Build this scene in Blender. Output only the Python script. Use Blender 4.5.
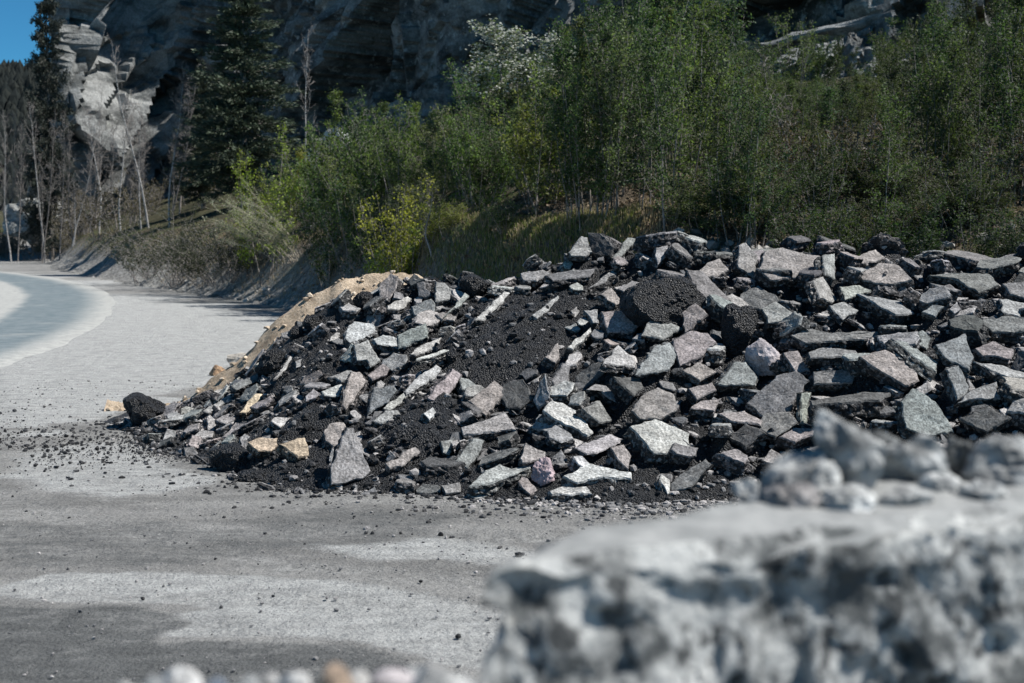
import bpy, bmesh, math, random
import numpy as np
from mathutils import Vector
from math import radians as R

S = bpy.context.scene
for o in list(bpy.data.objects):
    bpy.data.objects.remove(o, do_unlink=True)
COL = S.collection

# ---------------------------------------------------------------- camera
CAM_H, FPX, PITCH = 1.9, 1024 / 36 * 50, R(4.47)
cam_d = bpy.data.cameras.new("camera")
cam_d.lens = 50; cam_d.sensor_width = 36
cam_d.clip_start = 0.05; cam_d.clip_end = 3000
cam_d.dof.use_dof = True
cam_d.dof.focus_distance = 11.3
cam_d.dof.aperture_fstop = 3.4
cam_d.dof.aperture_blades = 9
cam = bpy.data.objects.new("camera", cam_d); COL.objects.link(cam)
cam.location = (0, 0, CAM_H); cam.rotation_euler = (R(90) - PITCH, 0, 0)
S.camera = cam

# ---------------------------------------------------------------- sky, sun, exposure
SUN = np.array([0.58, -0.05, 0.81]); SUN /= np.linalg.norm(SUN)
w = bpy.data.worlds.new("World"); S.world = w; w.use_nodes = True
wn = w.node_tree.nodes; wl = w.node_tree.links
bg = wn["Background"]
sky = wn.new("ShaderNodeTexSky"); sky.sky_type = 'NISHITA'; sky.sun_disc = False
sky.sun_elevation = math.asin(SUN[2]); sky.sun_rotation = math.atan2(SUN[0], SUN[1])
sky.altitude = 3500; sky.air_density = 0.9; sky.dust_density = 0.0; sky.ozone_density = 5.0
tint = wn.new("ShaderNodeMix"); tint.data_type = 'RGBA'; tint.blend_type = 'MULTIPLY'; tint.inputs[0].default_value = 1.0
tint.inputs[7].default_value = (0.30, 0.76, 0.82, 1)      # the clear teal-blue sky of the day
wl.new(sky.outputs[0], tint.inputs[6]); wl.new(tint.outputs[2], bg.inputs[0]); bg.inputs[1].default_value = 0.083
sun_d = bpy.data.lights.new("sun", 'SUN'); sun_d.energy = 5.0; sun_d.angle = R(0.5); sun_d.color = (1.0, 0.965, 0.915)
sun = bpy.data.objects.new("sun", sun_d); COL.objects.link(sun)
sun.rotation_euler = Vector(SUN).to_track_quat('Z', 'Y').to_euler()
S.view_settings.view_transform = 'Standard'; S.view_settings.look = 'None'
S.view_settings.exposure = 0.55; S.view_settings.gamma = 1.0; S.view_settings.use_curve_mapping = False
S.cycles.max_bounces = 5; S.cycles.diffuse_bounces = 3; S.cycles.glossy_bounces = 2
S.cycles.transmission_bounces = 3; S.cycles.transparent_max_bounces = 6
S.cycles.use_denoising = True

# ---------------------------------------------------------------- numeric helpers
def _hash(ix, iy, iz, seed):
    h = (ix.astype(np.int64) * 374761393 + iy.astype(np.int64) * 668265263 + iz.astype(np.int64) * 2147483647 + seed * 1274126177) & 0xFFFFFFFF
    h = ((h ^ (h >> 13)) * 1274126177) & 0xFFFFFFFF
    h = ((h ^ (h >> 16)) * 2246822519) & 0xFFFFFFFF
    return ((h ^ (h >> 15)) & 0xFFFFFF) / float(0xFFFFFF)

def vnoise(p, seed=0):
    """value noise, p (N,3) -> -1..1"""
    p = np.asarray(p, float); i = np.floor(p).astype(np.int64); f = p - i
    u = f * f * f * (f * (f * 6 - 15) + 10)
    r = 0
    for dx in (0, 1):
        wx = u[:, 0] if dx else 1 - u[:, 0]
        for dy in (0, 1):
            wy = u[:, 1] if dy else 1 - u[:, 1]
            for dz in (0, 1):
                wz = u[:, 2] if dz else 1 - u[:, 2]
                r = r + wx * wy * wz * _hash(i[:, 0] + dx, i[:, 1] + dy, i[:, 2] + dz, seed)
    return r * 2 - 1

def fbm(p, seed=0, octaves=4, gain=0.5):
    p = np.asarray(p, float); a, s, t = 1.0, 0, 0
    for k in range(octaves):
        s = s + a * vnoise(p * 2.03 ** k + 17.3 * k, seed + k); t += a; a *= gain
    return s / t

def p2(x, y, sx=1.0, sy=None):
    x = np.asarray(x, float); y = np.asarray(y, float)
    return np.stack([x.ravel() * sx, y.ravel() * (sy or sx), np.zeros(x.size)], 1)

def n2(x, y, s, seed=0, octaves=4, sy=None):
    return fbm(p2(x, y, s, sy), seed, octaves).reshape(np.shape(x))

def sstep(a, b, x):
    t = np.clip((np.asarray(x, float) - a) / (b - a), 0, 1); return t * t * (3 - 2 * t)

def rays(px, py):
    px = np.asarray(px, float); py = np.asarray(py, float)
    a = (px - 512) / FPX; b = -(py - 341.5) / FPX
    d = np.stack([a, np.cos(PITCH) + b * np.sin(PITCH), -np.sin(PITCH) + b * np.cos(PITCH)], -1)
    return d / np.linalg.norm(d, axis=-1, keepdims=True)

def to_px(P):
    P = np.atleast_2d(np.asarray(P, float)); x, y, z = P[:, 0], P[:, 1], P[:, 2] - CAM_H
    dep = y * np.cos(PITCH) - z * np.sin(PITCH); up = y * np.sin(PITCH) + z * np.cos(PITCH)
    return np.stack([512 + FPX * x / dep, 341.5 - FPX * up / dep], -1)

def in_poly(px, py, poly):
    px = np.asarray(px, float); py = np.asarray(py, float); c = np.zeros(px.shape, bool); n = len(poly)
    for i in range(n):
        x1, y1 = poly[i]; x2, y2 = poly[(i + 1) % n]
        if y1 == y2: continue
        c ^= ((y1 > py) != (y2 > py)) & (px < (x2 - x1) * (py - y1) / (y2 - y1) + x1)
    return c

# ---------------------------------------------------------------- mesh helpers
class MB:
    """collects verts / faces (numpy) and links them as one mesh object"""
    def __init__(s): s.v = []; s.f = []; s.m = []; s.n = 0; s.cols = []
    def add(s, verts, faces, mat=0):
        verts = np.asarray(verts, float)
        if not len(verts): return
        s.v.append(verts)
        if isinstance(faces, np.ndarray):
            s.f.append((faces + s.n, mat))
        else:
            by = {}
            for f in faces: by.setdefault(len(f), []).append(f)
            for k in by: s.f.append((np.array(by[k]) + s.n, mat))
        s.n += len(verts)
    def mesh(s, name, mats, smooth=False):
        me = bpy.data.meshes.new(name)
        V = np.concatenate(s.v) if s.v else np.zeros((0, 3))
        me.vertices.add(len(V)); me.vertices.foreach_set("co", V.astype(np.float32).ravel())
        loops = np.concatenate([f.ravel() for f, _ in s.f]); tot = np.concatenate([np.full(len(f), f.shape[1]) for f, _ in s.f])
        mi = np.concatenate([np.full(len(f), m) for f, m in s.f])
        me.loops.add(len(loops)); me.loops.foreach_set("vertex_index", loops.astype(np.int32))
        me.polygons.add(len(tot)); st = np.concatenate([[0], np.cumsum(tot)[:-1]])
        me.polygons.foreach_set("loop_start", st.astype(np.int32)); me.polygons.foreach_set("loop_total", tot.astype(np.int32))
        me.polygons.foreach_set("material_index", mi.astype(np.int32))
        me.polygons.foreach_set("use_smooth", np.full(len(tot), smooth))
        for m in mats: me.materials.append(m)
        me.update(calc_edges=True); me.validate()
        return me
    def build(s, name, mats, parent=None, smooth=False, loc=None):
        if not isinstance(mats, (list, tuple)): mats = [mats]
        return link(name, s.mesh(name, mats, smooth), parent, loc)

def link(name, data, parent=None, loc=None):
    o = bpy.data.objects.new(name, data); COL.objects.link(o)
    if parent: o.parent = parent
    if loc is not None: o.location = loc
    return o

def tag(o, label=None, cat=None, group=None, kind=None):
    if label: o["label"] = label
    if cat: o["category"] = cat
    if group: o["group"] = group
    if kind: o["kind"] = kind
    return o

def grid_mesh(mb, X, Y, Z, mat=0):
    n, m = X.shape; idx = np.arange(n * m).reshape(n, m)
    f = np.stack([idx[:-1, :-1], idx[:-1, 1:], idx[1:, 1:], idx[1:, :-1]], -1).reshape(-1, 4)
    mb.add(np.stack([X.ravel(), Y.ravel(), Z.ravel()], 1), f, mat)

def attr(o, name, vals):
    a = o.data.attributes.new(name, 'FLOAT', 'POINT'); a.data.foreach_set("value", np.asarray(vals, np.float32).ravel())

def ico(sub):
    bm = bmesh.new(); bmesh.ops.create_icosphere(bm, subdivisions=sub, radius=1)
    v = np.array([x.co[:] for x in bm.verts]); f = np.array([[x.index for x in q.verts] for q in bm.faces]); bm.free()
    return v, f
ICO = {k: ico(k) for k in (1, 2, 3, 4, 5)}

# ---------------------------------------------------------------- materials
class NT:
    def __init__(s, name):
        s.m = bpy.data.materials.new(name); s.m.use_nodes = True; s.t = s.m.node_tree; s.t.nodes.clear()
        s.out = s.n("ShaderNodeOutputMaterial")
    def n(s, typ, **kw):
        x = s.t.nodes.new(typ)
        for k, v in kw.items(): setattr(x, k, v)
        return x
    def set(s, sock, v):
        if isinstance(v, bpy.types.NodeSocket): s.t.links.new(v, sock)
        elif isinstance(v, (tuple, list)) and len(v) == 3 and sock.type == 'RGBA': sock.default_value = (*v, 1)
        else: sock.default_value = v
    def coord(s, kind="Object"): return s.n("ShaderNodeTexCoord").outputs[kind]
    def pos(s): return s.n("ShaderNodeNewGeometry").outputs["Position"]
    def mapping(s, vec, scale=(1, 1, 1)):
        x = s.n("ShaderNodeMapping"); s.set(x.inputs[0], vec); x.inputs["Scale"].default_value = scale; return x.outputs[0]
    def noise(s, vec, scale, detail=4, rough=0.55, dist=0.0, color=False):
        x = s.n("ShaderNodeTexNoise"); s.set(x.inputs["Vector"], vec); x.inputs["Scale"].default_value = scale
        x.inputs["Detail"].default_value = detail; x.inputs["Roughness"].default_value = rough; x.inputs["Distortion"].default_value = dist
        return x.outputs[1 if color else 0]
    def voro(s, vec, scale, feature='F1', out="Distance", rnd=1.0):
        x = s.n("ShaderNodeTexVoronoi", feature=feature); s.set(x.inputs["Vector"], vec); x.inputs["Scale"].default_value = scale
        x.inputs["Randomness"].default_value = rnd; return x.outputs[out]
    def ramp(s, v, a, b, lo=0.0, hi=1.0):
        x = s.n("ShaderNodeMapRange"); x.interpolation_type = 'SMOOTHSTEP'
        s.set(x.inputs[0], v); x.inputs[1].default_value = a; x.inputs[2].default_value = b
        x.inputs[3].default_value = lo; x.inputs[4].default_value = hi; return x.outputs[0]
    def math(s, op, a, b=0.0):
        x = s.n("ShaderNodeMath", operation=op); s.set(x.inputs[0], a); s.set(x.inputs[1], b); return x.outputs[0]
    def mix(s, f, a, b, typ='MIX'):
        x = s.n("ShaderNodeMix", data_type='RGBA', blend_type=typ)
        s.set(x.inputs[0], f); s.set(x.inputs[6], a); s.set(x.inputs[7], b); return x.outputs[2]
    def scale(s, c, k): return s.mix(1.0, c, (k, k, k) if not isinstance(k, bpy.types.NodeSocket) else k, 'MULTIPLY')
    def bump(s, h, strength=0.5, dist=0.01, normal=None):
        x = s.n("ShaderNodeBump"); s.set(x.inputs["Height"], h); x.inputs["Strength"].default_value = strength; x.inputs["Distance"].default_value = dist
        if normal is not None: s.set(x.inputs["Normal"], normal)
        return x.outputs[0]
    def attr(s, name, out="Fac"):
        x = s.n("ShaderNodeAttribute"); x.attribute_name = name; return x.outputs[out]
    def ocol(s): return s.n("ShaderNodeObjectInfo").outputs["Color"]
    def orand(s): return s.n("ShaderNodeObjectInfo").outputs["Random"]
    def isl(s): return s.n("ShaderNodeNewGeometry").outputs["Random Per Island"]
    def surf(s, col, rough=0.9, normal=None, spec=0.3):
        x = s.n("ShaderNodeBsdfPrincipled"); s.set(x.inputs["Base Color"], col); s.set(x.inputs["Roughness"], rough)
        x.inputs["Specular IOR Level"].default_value = spec
        if normal is not None: s.set(x.inputs["Normal"], normal)
        s.t.links.new(x.outputs[0], s.out.inputs[0]); return s.m
    def leaf(s, col, trans=0.45, tint=(1.3, 1.35, 0.7)):
        d = s.n("ShaderNodeBsdfPrincipled"); s.set(d.inputs["Base Color"], col); d.inputs["Roughness"].default_value = 0.6
        d.inputs["Specular IOR Level"].default_value = 0.25
        t = s.n("ShaderNodeBsdfTranslucent"); s.set(t.inputs[0], s.mix(1.0, col, tint, 'MULTIPLY'))
        m = s.n("ShaderNodeMixShader"); m.inputs[0].default_value = trans
        s.t.links.new(d.outputs[0], m.inputs[1]); s.t.links.new(t.outputs[0], m.inputs[2]); s.t.links.new(m.outputs[0], s.out.inputs[0]); return s.m

def m_slab_face(mixed=False):
    t = NT("asphalt_worn_face"); v = t.coord(); oc = t.mix(t.ramp(t.isl(), 0.1, 1.0), (0.13, 0.133, 0.138), (0.40, 0.385, 0.375)) if mixed else t.ocol()
    big = t.noise(v, 7, 3); fine = t.noise(v, 60, 5, 0.7)
    c = t.scale(oc, t.ramp(big, 0.3, 0.72, 0.72, 1.22))
    chip = t.voro(v, 75, out="Color"); cg = t.n("ShaderNodeSeparateColor"); t.set(cg.inputs[0], chip)
    c = t.scale(c, t.ramp(cg.outputs[0], 0.0, 1.0, 0.70, 1.2))
    c = t.scale(c, t.ramp(fine, 0.33, 0.62, 0.50, 1.15))
    # bitumen blotches left in the worn face
    c = t.mix(t.ramp(t.noise(v, 22, 4, 0.65), 0.60, 0.74, 0, 0.4), c, (0.09, 0.092, 0.098))
    h = t.math('ADD', t.math('MULTIPLY', fine, 0.7), t.math('MULTIPLY', t.noise(v, 18, 4), 1.2))
    return t.surf(c, 0.88, t.bump(h, 0.8, 0.012))

def m_slab_broken(mixed=False):
    t = NT("asphalt_broken_face"); v = t.coord(); oc = t.mix(t.ramp(t.isl(), 0.1, 1.0), (0.13, 0.133, 0.138), (0.38, 0.355, 0.35)) if mixed else t.ocol()
    chip = t.voro(v, 42, out="Color"); sp = t.n("ShaderNodeSeparateColor"); t.set(sp.inputs[0], chip)
    d = t.voro(v, 42)
    base = t.mix(0.5, t.scale(oc, 0.30), (0.035, 0.037, 0.041))
    stone = t.mix(0.35, t.scale(oc, 1.1), (0.34, 0.315, 0.31))
    c = t.mix(t.ramp(sp.outputs[0], 0.60, 0.78, 0, 0.85), base, stone)
    c = t.mix(t.ramp(t.noise(v, 9, 4, 0.6), 0.55, 0.72, 0, 0.5), c, t.scale(oc, 0.7))
    c = t.scale(c, t.ramp(t.noise(v, 34, 5, 0.75), 0.3, 0.66, 0.35, 1.4))
    h = t.math('ADD', t.math('MULTIPLY', d, -1.0), t.math('MULTIPLY', t.noise(v, 24, 5, 0.7), 2.0))
    return t.surf(c, 0.85, t.bump(h, 1.0, 0.03))

def m_crumb():
    t = NT("black_bitumen_crumbs"); v = t.pos()
    cell = t.voro(v, 74, out="Color"); sp = t.n("ShaderNodeSeparateColor"); t.set(sp.inputs[0], cell)
    c = t.mix(t.ramp(sp.outputs[1], 0.2, 1.0, 0, 1), (0.005, 0.0054, 0.0064), (0.026, 0.028, 0.032))
    c = t.mix(t.ramp(t.noise(v, 3.0, 4, 0.6), 0.6, 0.8, 0, 0.3), c, (0.05, 0.051, 0.053))
    h = t.math('ADD', t.math('MULTIPLY', t.voro(v, 74), -1.0), t.math('MULTIPLY', t.noise(v, 25, 4), 1.0))
    return t.surf(c, 0.55, t.bump(h, 1.0, 0.03), 0.5)

def m_chips(name, lo, hi, rough=0.85):
    t = NT(name); v = t.pos()
    c = t.mix(t.math('POWER', t.isl(), 1.8), lo, hi)
    c = t.scale(c, t.ramp(t.noise(v, 90, 3), 0.3, 0.7, 0.7, 1.25))
    return t.surf(c, rough, t.bump(t.noise(v, 120, 3), 0.5, 0.005))

def m_stone(name, dark=0.35, sc=9.0, bumpd=0.03):
    t = NT(name); v = t.coord(); oc = t.ocol()
    c = t.scale(oc, t.ramp(t.noise(v, sc, 5, 0.62), 0.3, 0.7, dark, 1.25))
    c = t.scale(c, t.ramp(t.noise(v, sc * 9, 4, 0.7), 0.32, 0.62, 0.65, 1.1))
    return t.surf(c, 0.85, t.bump(t.noise(v, sc * 5, 5, 0.65), 0.7, bumpd))
# ================================================================ TERRAIN
TOE_X = [-60, -46, -31, -23, -16, -10.8, -7, -4.5, -2.5, -1, .5, 2, 4, 8, 40, 90]
TOE_Y = [190, 142, 97, 72, 56, 45, 37.5, 32, 26.5, 21, 17.2, 15.4, 15.0, 14.8, 13, 12]
def terrain(x, y):
    x = np.asarray(x, float); y = np.asarray(y, float)
    d = y - np.interp(x, TOE_X, TOE_Y)
    bh = np.interp(x, [-40, -16, -6, -1, 2, 10], [1.5, 1.3, 1.4, 1.7, 1.8, 1.7])
    bw = np.interp(x, [-40, -12, -3, 2, 10], [5, 4, 4.5, 3.2, 2.6])
    sl = np.interp(x, [-40, -16, -6, 2, 12], [.12, .13, .14, .16, .18])
    z = bh * sstep(0, 1, d / bw) + sl * np.maximum(d - bw * .5, 0)
    bump = n2(x, y, .55, 5, 4) * .20 + n2(x, y, 2.3, 8, 4) * .09
    return np.where(d > -1.5, z + bump * sstep(-.4, 2.0, d), 0) - .12 * (1 - sstep(-1.2, .6, d))

# ---- heap of rubble: smooth height field
HX  = [-4.1, -3.8, -3.0, -2.3, -1.73, -.87, -.1, .84, 1.8, 2.5, 3.3, 4.8, 7]
HZ  = [0, .04, .30, .74, 1.12, 1.40, 1.50, 1.78, 1.74, 1.78, 1.68, 1.66, 1.66]
HYF = [13.9, 13.6, 12.2, 11.2, 10.4, 10.2, 9.95, 9.75, 10.0, 9.75, 9.2, 8.8, 8.6]
HYC = [14.0, 14.0, 13.9, 13.7, 13.6, 13.5, 13.4, 13.3, 13.0, 12.8, 12.6, 12.4, 12.2]
def heap(x, y):
    x = np.asarray(x, float); y = np.asarray(y, float)
    zc = np.interp(x, HX, HZ); yf = np.interp(x, HX, HYF); yc = np.interp(x, HX, HYC)
    ex = np.interp(x, [-4, -1, 1.5, 3, 7], [1.0, .92, .85, .72, .66])
    t = (y - yf) / (yc - yf)
    f = np.where(t <= 1, np.clip(t, 0, 1) ** ex, 0)
    # behind the crest: on the left it falls to the ground, on the right it runs back into the bank
    tb = (y - yc) / np.interp(x, [-4, 0, 2, 7], [1.6, 2.2, 3.5, 4])
    back = np.clip(1 - tb, 0, 1) ** .9
    f = np.where(t > 1, back, f)
    z = zc * f
    z = z + (n2(x, y, 1.4, 21, 3) * .16 + n2(x, y, 4.0, 22, 3) * .07) * sstep(0.0, .25, z)
    return z
def heap_ray(px, py, lift=0.0):
    d = rays(px, py); o = np.array([0, 0, CAM_H]); t = np.arange(7.5, 19, .02)
    P = o + d[None, :] * t[:, None]
    below = P[:, 2] < np.maximum(heap(P[:, 0], P[:, 1]), 0) + lift
    k = np.argmax(below) if below.any() else len(t) - 1
    return P[k]

# ---- ground: one sheet to the horizon, finer where it is near
def axis(*segs):
    a = []
    for lo, hi, st in segs: a += list(np.arange(lo, hi, st))
    return np.array(a + [segs[-1][1]])
gx = axis((-900, -100, 100), (-100, -20, 4), (-20, -7, .5), (-7, 5, .06), (5, 20, 1), (20, 100, 8), (100, 900, 100))
gy = axis((-60, 0, 10), (0, 4.6, .8), (4.6, 18, .06), (18, 40, .4), (40, 120, 4), (120, 900, 60))
GX, GY = np.meshgrid(gx, gy)
GZ = n2(GX, GY, .8, 31, 3) * .012 + n2(GX, GY, 4.5, 32, 3, 9.0) * .006
far = np.hypot(GX, GY) > 60
GZ = np.where(far, -.02, GZ)
GP = to_px(np.stack([GX.ravel(), np.maximum(GY.ravel(), 1.0), GZ.ravel()], 1))
qx, qy = GP[:, 0], GP[:, 1]
wob = n2(GX, GY, 1.6, 41, 5).ravel(); wob2 = n2(GX, GY, .35, 42, 4, 1.6).ravel()
ux, uy = qx + wob * 55, qy + wob2 * 16 + wob * 8
def soft_poly(poly, soft=6):
    acc = np.zeros(len(qx))
    for dx, dy in ((0, 0), (-2 * soft, 0), (2 * soft, 0), (0, -soft * .5), (0, soft * .5), (-soft, soft * .3), (soft, -soft * .3)):
        acc += in_poly(ux + dx, uy + dy, poly)
    return acc / 7
near = (qy > 262) & (GY.ravel() > 3)
pale = np.maximum(soft_poly([(-40, 590), (60, 566), (200, 572), (330, 585), (520, 610), (520, 665), (430, 655), (330, 632), (130, 632), (215, 604), (100, 596)]),
                  .7 * soft_poly([(300, 540), (420, 530), (520, 545), (520, 560), (380, 560)]))
pale = np.maximum(pale, .85 * soft_poly([(-60, 262), (60, 280), (170, 296), (300, 318), (260, 360), (205, 392), (120, 405), (60, 420), (-60, 440)], 8))
pale = np.maximum(pale, .6 * soft_poly([(0, 455), (120, 440), (210, 480), (120, 498), (0, 480)]))
damp = np.maximum(soft_poly([(-60, 603), (130, 604), (185, 618), (120, 640), (330, 640), (420, 662), (480, 700), (-60, 720)]),
                  .45 * soft_poly([(-60, 515), (200, 520), (330, 505), (470, 520), (350, 545), (100, 560), (-60, 558)]))
pale = pale * near; damp = damp * near * (1 - pale)
def polyline_d(P):
    d = np.full(len(qx), 9.0); x, y = GX.ravel() + .10 * wob, GY.ravel() + .10 * wob
    P = np.array(P, float); P = np.array([cub(P, s_) for s_ in np.linspace(0, len(P) - 1, 60)])
    for a_, b_ in zip(P[:-1], P[1:]):
        ab = b_ - a_; tt_ = np.clip(((x - a_[0]) * ab[0] + (y - a_[1]) * ab[1]) / (ab @ ab), 0, 1); d = np.minimum(d, np.hypot(x - a_[0] - tt_ * ab[0], y - a_[1] - tt_ * ab[1]))
    return d
def cub(P, s_):
    k_ = min(int(s_), len(P) - 2); f_ = s_ - k_; g_ = lambda i: P[min(max(i, 0), len(P) - 1)]; a_, b_, c_, d_ = g_(k_ - 1), g_(k_), g_(k_ + 1), g_(k_ + 2)
    return .5 * (2 * b_ + (c_ - a_) * f_ + (2 * a_ - 5 * b_ + 4 * c_ - d_) * f_ ** 2 + (3 * b_ - a_ - 3 * c_ + d_) * f_ ** 3)
# wheel tracks of the lorries that tip here
trk = np.zeros(len(qx))
for P in ([(-9, 17), (-5.2, 12), (-2.6, 8.9), (.2, 7.4), (4, 7.2)], [(-10.5, 17), (-6.6, 11.4), (-3.6, 7.9), (-.4, 6.3), (4, 6.1)], [(-8, 9.8), (-4, 8.9), (0, 8.7), (4, 8.0)], [(-8, 8.2), (-4, 7.4), (0, 7.1), (3, 5.9)], [(-8.5, 22), (-5.6, 15.4), (-4.6, 12.2), (-4.9, 8), (-6, 4)], [(-9.6, 22), (-6.9, 15.2), (-6.0, 12), (-6.3, 8), (-7.6, 4)]):
    trk = np.maximum(trk, np.exp(-(polyline_d(P) / .16) ** 4))
trk *= np.clip(.55 + wob * .8 + n2(GX, GY, 7, 47, 3).ravel() * .5, 0, 1)
GZ = GZ - .012 * trk.reshape(GZ.shape)
mb = MB(); grid_mesh(mb, GX, GY, GZ)

t = NT("compacted_gravel_dust"); v = t.pos()
stretch = t.mapping(v, (.5, 1.6, 1))
c = t.mix(t.ramp(t.noise(stretch, 1.3, 6, .6), .35, .65), (0.182, 0.181, 0.175), (0.272, 0.271, 0.262))
edge = t.math('MULTIPLY', t.math('SUBTRACT', t.noise(t.mapping(v, (1.2, 2.6, 1)), 2.6, 7, .72), .5), 1.5)
c = t.mix(t.ramp(t.math('ADD', t.attr("pale"), edge), .06, .78, 0, .92), c, t.mix(t.ramp(t.noise(stretch, 6, 5, .7), .35, .65), (0.325, 0.332, 0.327), (0.45, 0.458, 0.45)))
c = t.mix(t.ramp(t.math('ADD', t.attr("damp"), t.math('MULTIPLY', edge, .9)), .10, .75, 0, .9), c, t.mix(t.ramp(t.noise(stretch, 5, 5, .7), .35, .65), (0.08, 0.084, 0.085), (0.125, 0.13, 0.13)))
c = t.mix(t.math('MULTIPLY', t.attr("track"), .5), c, t.mix(t.ramp(t.noise(v, 12, 4, .6), .4, .6), (0.17, 0.173, 0.17), (0.40, 0.402, 0.39)))
c = t.mix(t.ramp(t.noise(t.mapping(v, (.8, 1.3, 1)), 4, 7, .72), .50, .74, 0, .45), c, (0.35, 0.35, 0.34))
c = t.mix(t.ramp(t.noise(v, 14, 5, .7), .56, .72, 0, .35), c, (0.13, 0.13, 0.13))
c = t.mix(t.ramp(t.noise(t.mapping(v, (.7, 1.5, 1)), 2.4, 7, .74), .50, .74, 0, .5), c, (0.14, 0.143, 0.143))
c = t.scale(c, t.ramp(t.noise(v, 60, 4, .75), .3, .68, .75, 1.16))
h = t.math('ADD', t.noise(v, 38, 5, .72), t.math('MULTIPLY', t.noise(v, 6, 5, .6), 2.2))
GROUND_M = t.surf(c, 0.95, t.bump(h, 1.0, .03), .2)
g = tag(mb.build("ground", GROUND_M, smooth=True), kind="structure")
attr(g, "pale", pale); attr(g, "damp", damp); attr(g, "track", trk)

# ---- road bending away to the left, dusty towards both edges
cl = np.array([(-7.6, 5), (-8.6, 12), (-9.2, 19), (-10.3, 26), (-12.3, 34), (-15.6, 44), (-21.2, 56), (-30, 69), (-44, 82), (-62, 94), (-90, 105)])
hw = np.array([1.8, 2.0, 2.3, 2.6, 2.9, 3.1, 3.2, 3.4, 3.4, 3.4, 3.4])
tt = np.linspace(0, len(cl) - 1, 240)
k = np.clip(tt.astype(int), 0, len(cl) - 2); f = tt - k
def cr(P, k, f):
    g_ = lambda i: P[np.clip(i, 0, len(P) - 1)]
    a, b, c_, d_ = g_(k - 1), g_(k), g_(k + 1), g_(k + 2); f = f[:, None] if P.ndim > 1 else f
    return .5 * (2 * b + (c_ - a) * f + (2 * a - 5 * b + 4 * c_ - d_) * f * f + (3 * b - a - 3 * c_ + d_) * f ** 3)
C_ = cr(cl, k, f); W_ = cr(hw, k, f)
T_ = np.gradient(C_, axis=0); T_ /= np.linalg.norm(T_, axis=1, keepdims=True); N_ = np.stack([T_[:, 1], -T_[:, 0]], 1)
us = np.linspace(-1, 1, 41)
RX = C_[:, 0:1] + N_[:, 0:1] * us * W_[:, None]; RY = C_[:, 1:2] + N_[:, 1:2] * us * W_[:, None]
mb = MB(); grid_mesh(mb, RX, RY, np.full(RX.shape, .026) - .06 * np.abs(us)[None] ** 10)
L_ = np.concatenate([[0], np.cumsum(np.linalg.norm(np.diff(C_, axis=0), axis=1))])
t = NT("dusty_asphalt_road"); v = t.pos(); u = t.attr("lane"); n = t.noise(v, .9, 4, .6)
asph = t.mix(t.ramp(t.noise(v, 3, 5, .6), .35, .65), (0.115, 0.148, 0.163), (0.165, 0.197, 0.212))
dust = t.mix(t.ramp(t.noise(v, 5, 5, .65), .35, .65), (0.29, 0.297, 0.288), (0.38, 0.385, 0.37))
uw = t.math('ADD', u, t.math('MULTIPLY', t.math('SUBTRACT', n, .5), .16))
def track(cen, wid): return t.ramp(t.math('ABSOLUTE', t.math('SUBTRACT', uw, cen)), wid * .5, wid, 1.0, 0)
m_ = t.math('MAXIMUM', track(-.05, .26), t.ramp(uw, .58, .88, 0, 1))
m_ = t.math('MAXIMUM', m_, t.ramp(uw, -.62, -.86, 0, .95))
m_ = t.math('MAXIMUM', m_, t.ramp(t.attr("along"), 15, 2, 0, 1))
m_ = t.math('MAXIMUM', m_, t.ramp(t.noise(v, .6, 4, .6), .5, .75, 0, .4))
c = t.mix(m_, asph, dust)
c = t.scale(c, t.ramp(t.noise(v, 40, 4, .7), .3, .7, .85, 1.12))
road = tag(mb.build("road", t.surf(c, .9, t.bump(t.noise(v, 60, 4), .4, .01), .2), smooth=True), kind="structure")
attr(road, "lane", np.repeat(us[None], len(C_), 0)); attr(road, "along", np.repeat(L_[:, None], 41, 1))

# ---- wooded hillside
hx = axis((-130, -40, 3), (-40, -8, .6), (-8, 10, .16), (10, 24, .6), (24, 90, 3))
hy = axis((11, 24, .16), (24, 48, .5), (48, 130, 2), (130, 220, 6))
X, Y = np.meshgrid(hx, hy); Z = terrain(X, Y)
mb = MB(); grid_mesh(mb, X, Y, Z)
t = NT("bank_soil"); v = t.pos()
soil = t.mix(t.ramp(t.noise(v, 1.6, 6, .65), .35, .65), (0.045, 0.037, 0.028), (0.10, 0.08, 0.06))
litter = t.mix(t.ramp(t.noise(v, 22, 4, .7), .4, .62), soil, (0.16, 0.125, 0.09))
c = t.mix(t.ramp(t.noise(v, .9, 5, .6), .48, .62), litter, (0.075, 0.095, 0.032))
d_ = t.attr("toe")
dusty = t.math('MULTIPLY', t.ramp(t.math('ADD', d_, t.math('MULTIPLY', t.noise(v, .8, 5, .65), 4.0)), 7.5, 2.6, 0, 1), t.attr("gravelly"))
c = t.mix(dusty, c, t.mix(t.ramp(t.noise(v, 9, 5, .7), .4, .6), (0.16, 0.155, 0.145), (0.36, 0.355, 0.335)))
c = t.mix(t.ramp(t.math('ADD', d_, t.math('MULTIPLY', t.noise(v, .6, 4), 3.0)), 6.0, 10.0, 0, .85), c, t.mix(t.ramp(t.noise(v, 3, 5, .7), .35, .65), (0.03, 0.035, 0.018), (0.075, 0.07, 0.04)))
c = t.scale(c, t.ramp(t.noise(v, 30, 4, .7), .3, .7, .6, 1.25))
h = t.math('ADD', t.noise(v, 20, 5, .7), t.math('MULTIPLY', t.noise(v, 7, 5), 1.6))
hill = tag(mb.build("hillside", t.surf(c, .95, t.bump(h, 1.0, .05), .15), smooth=True), kind="structure")
attr(hill, "toe", Y - np.interp(X, TOE_X, TOE_Y)); attr(hill, "gravelly", np.interp(X, [-60, -4, 0, 2], [1, 1, .3, .10]))

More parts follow.
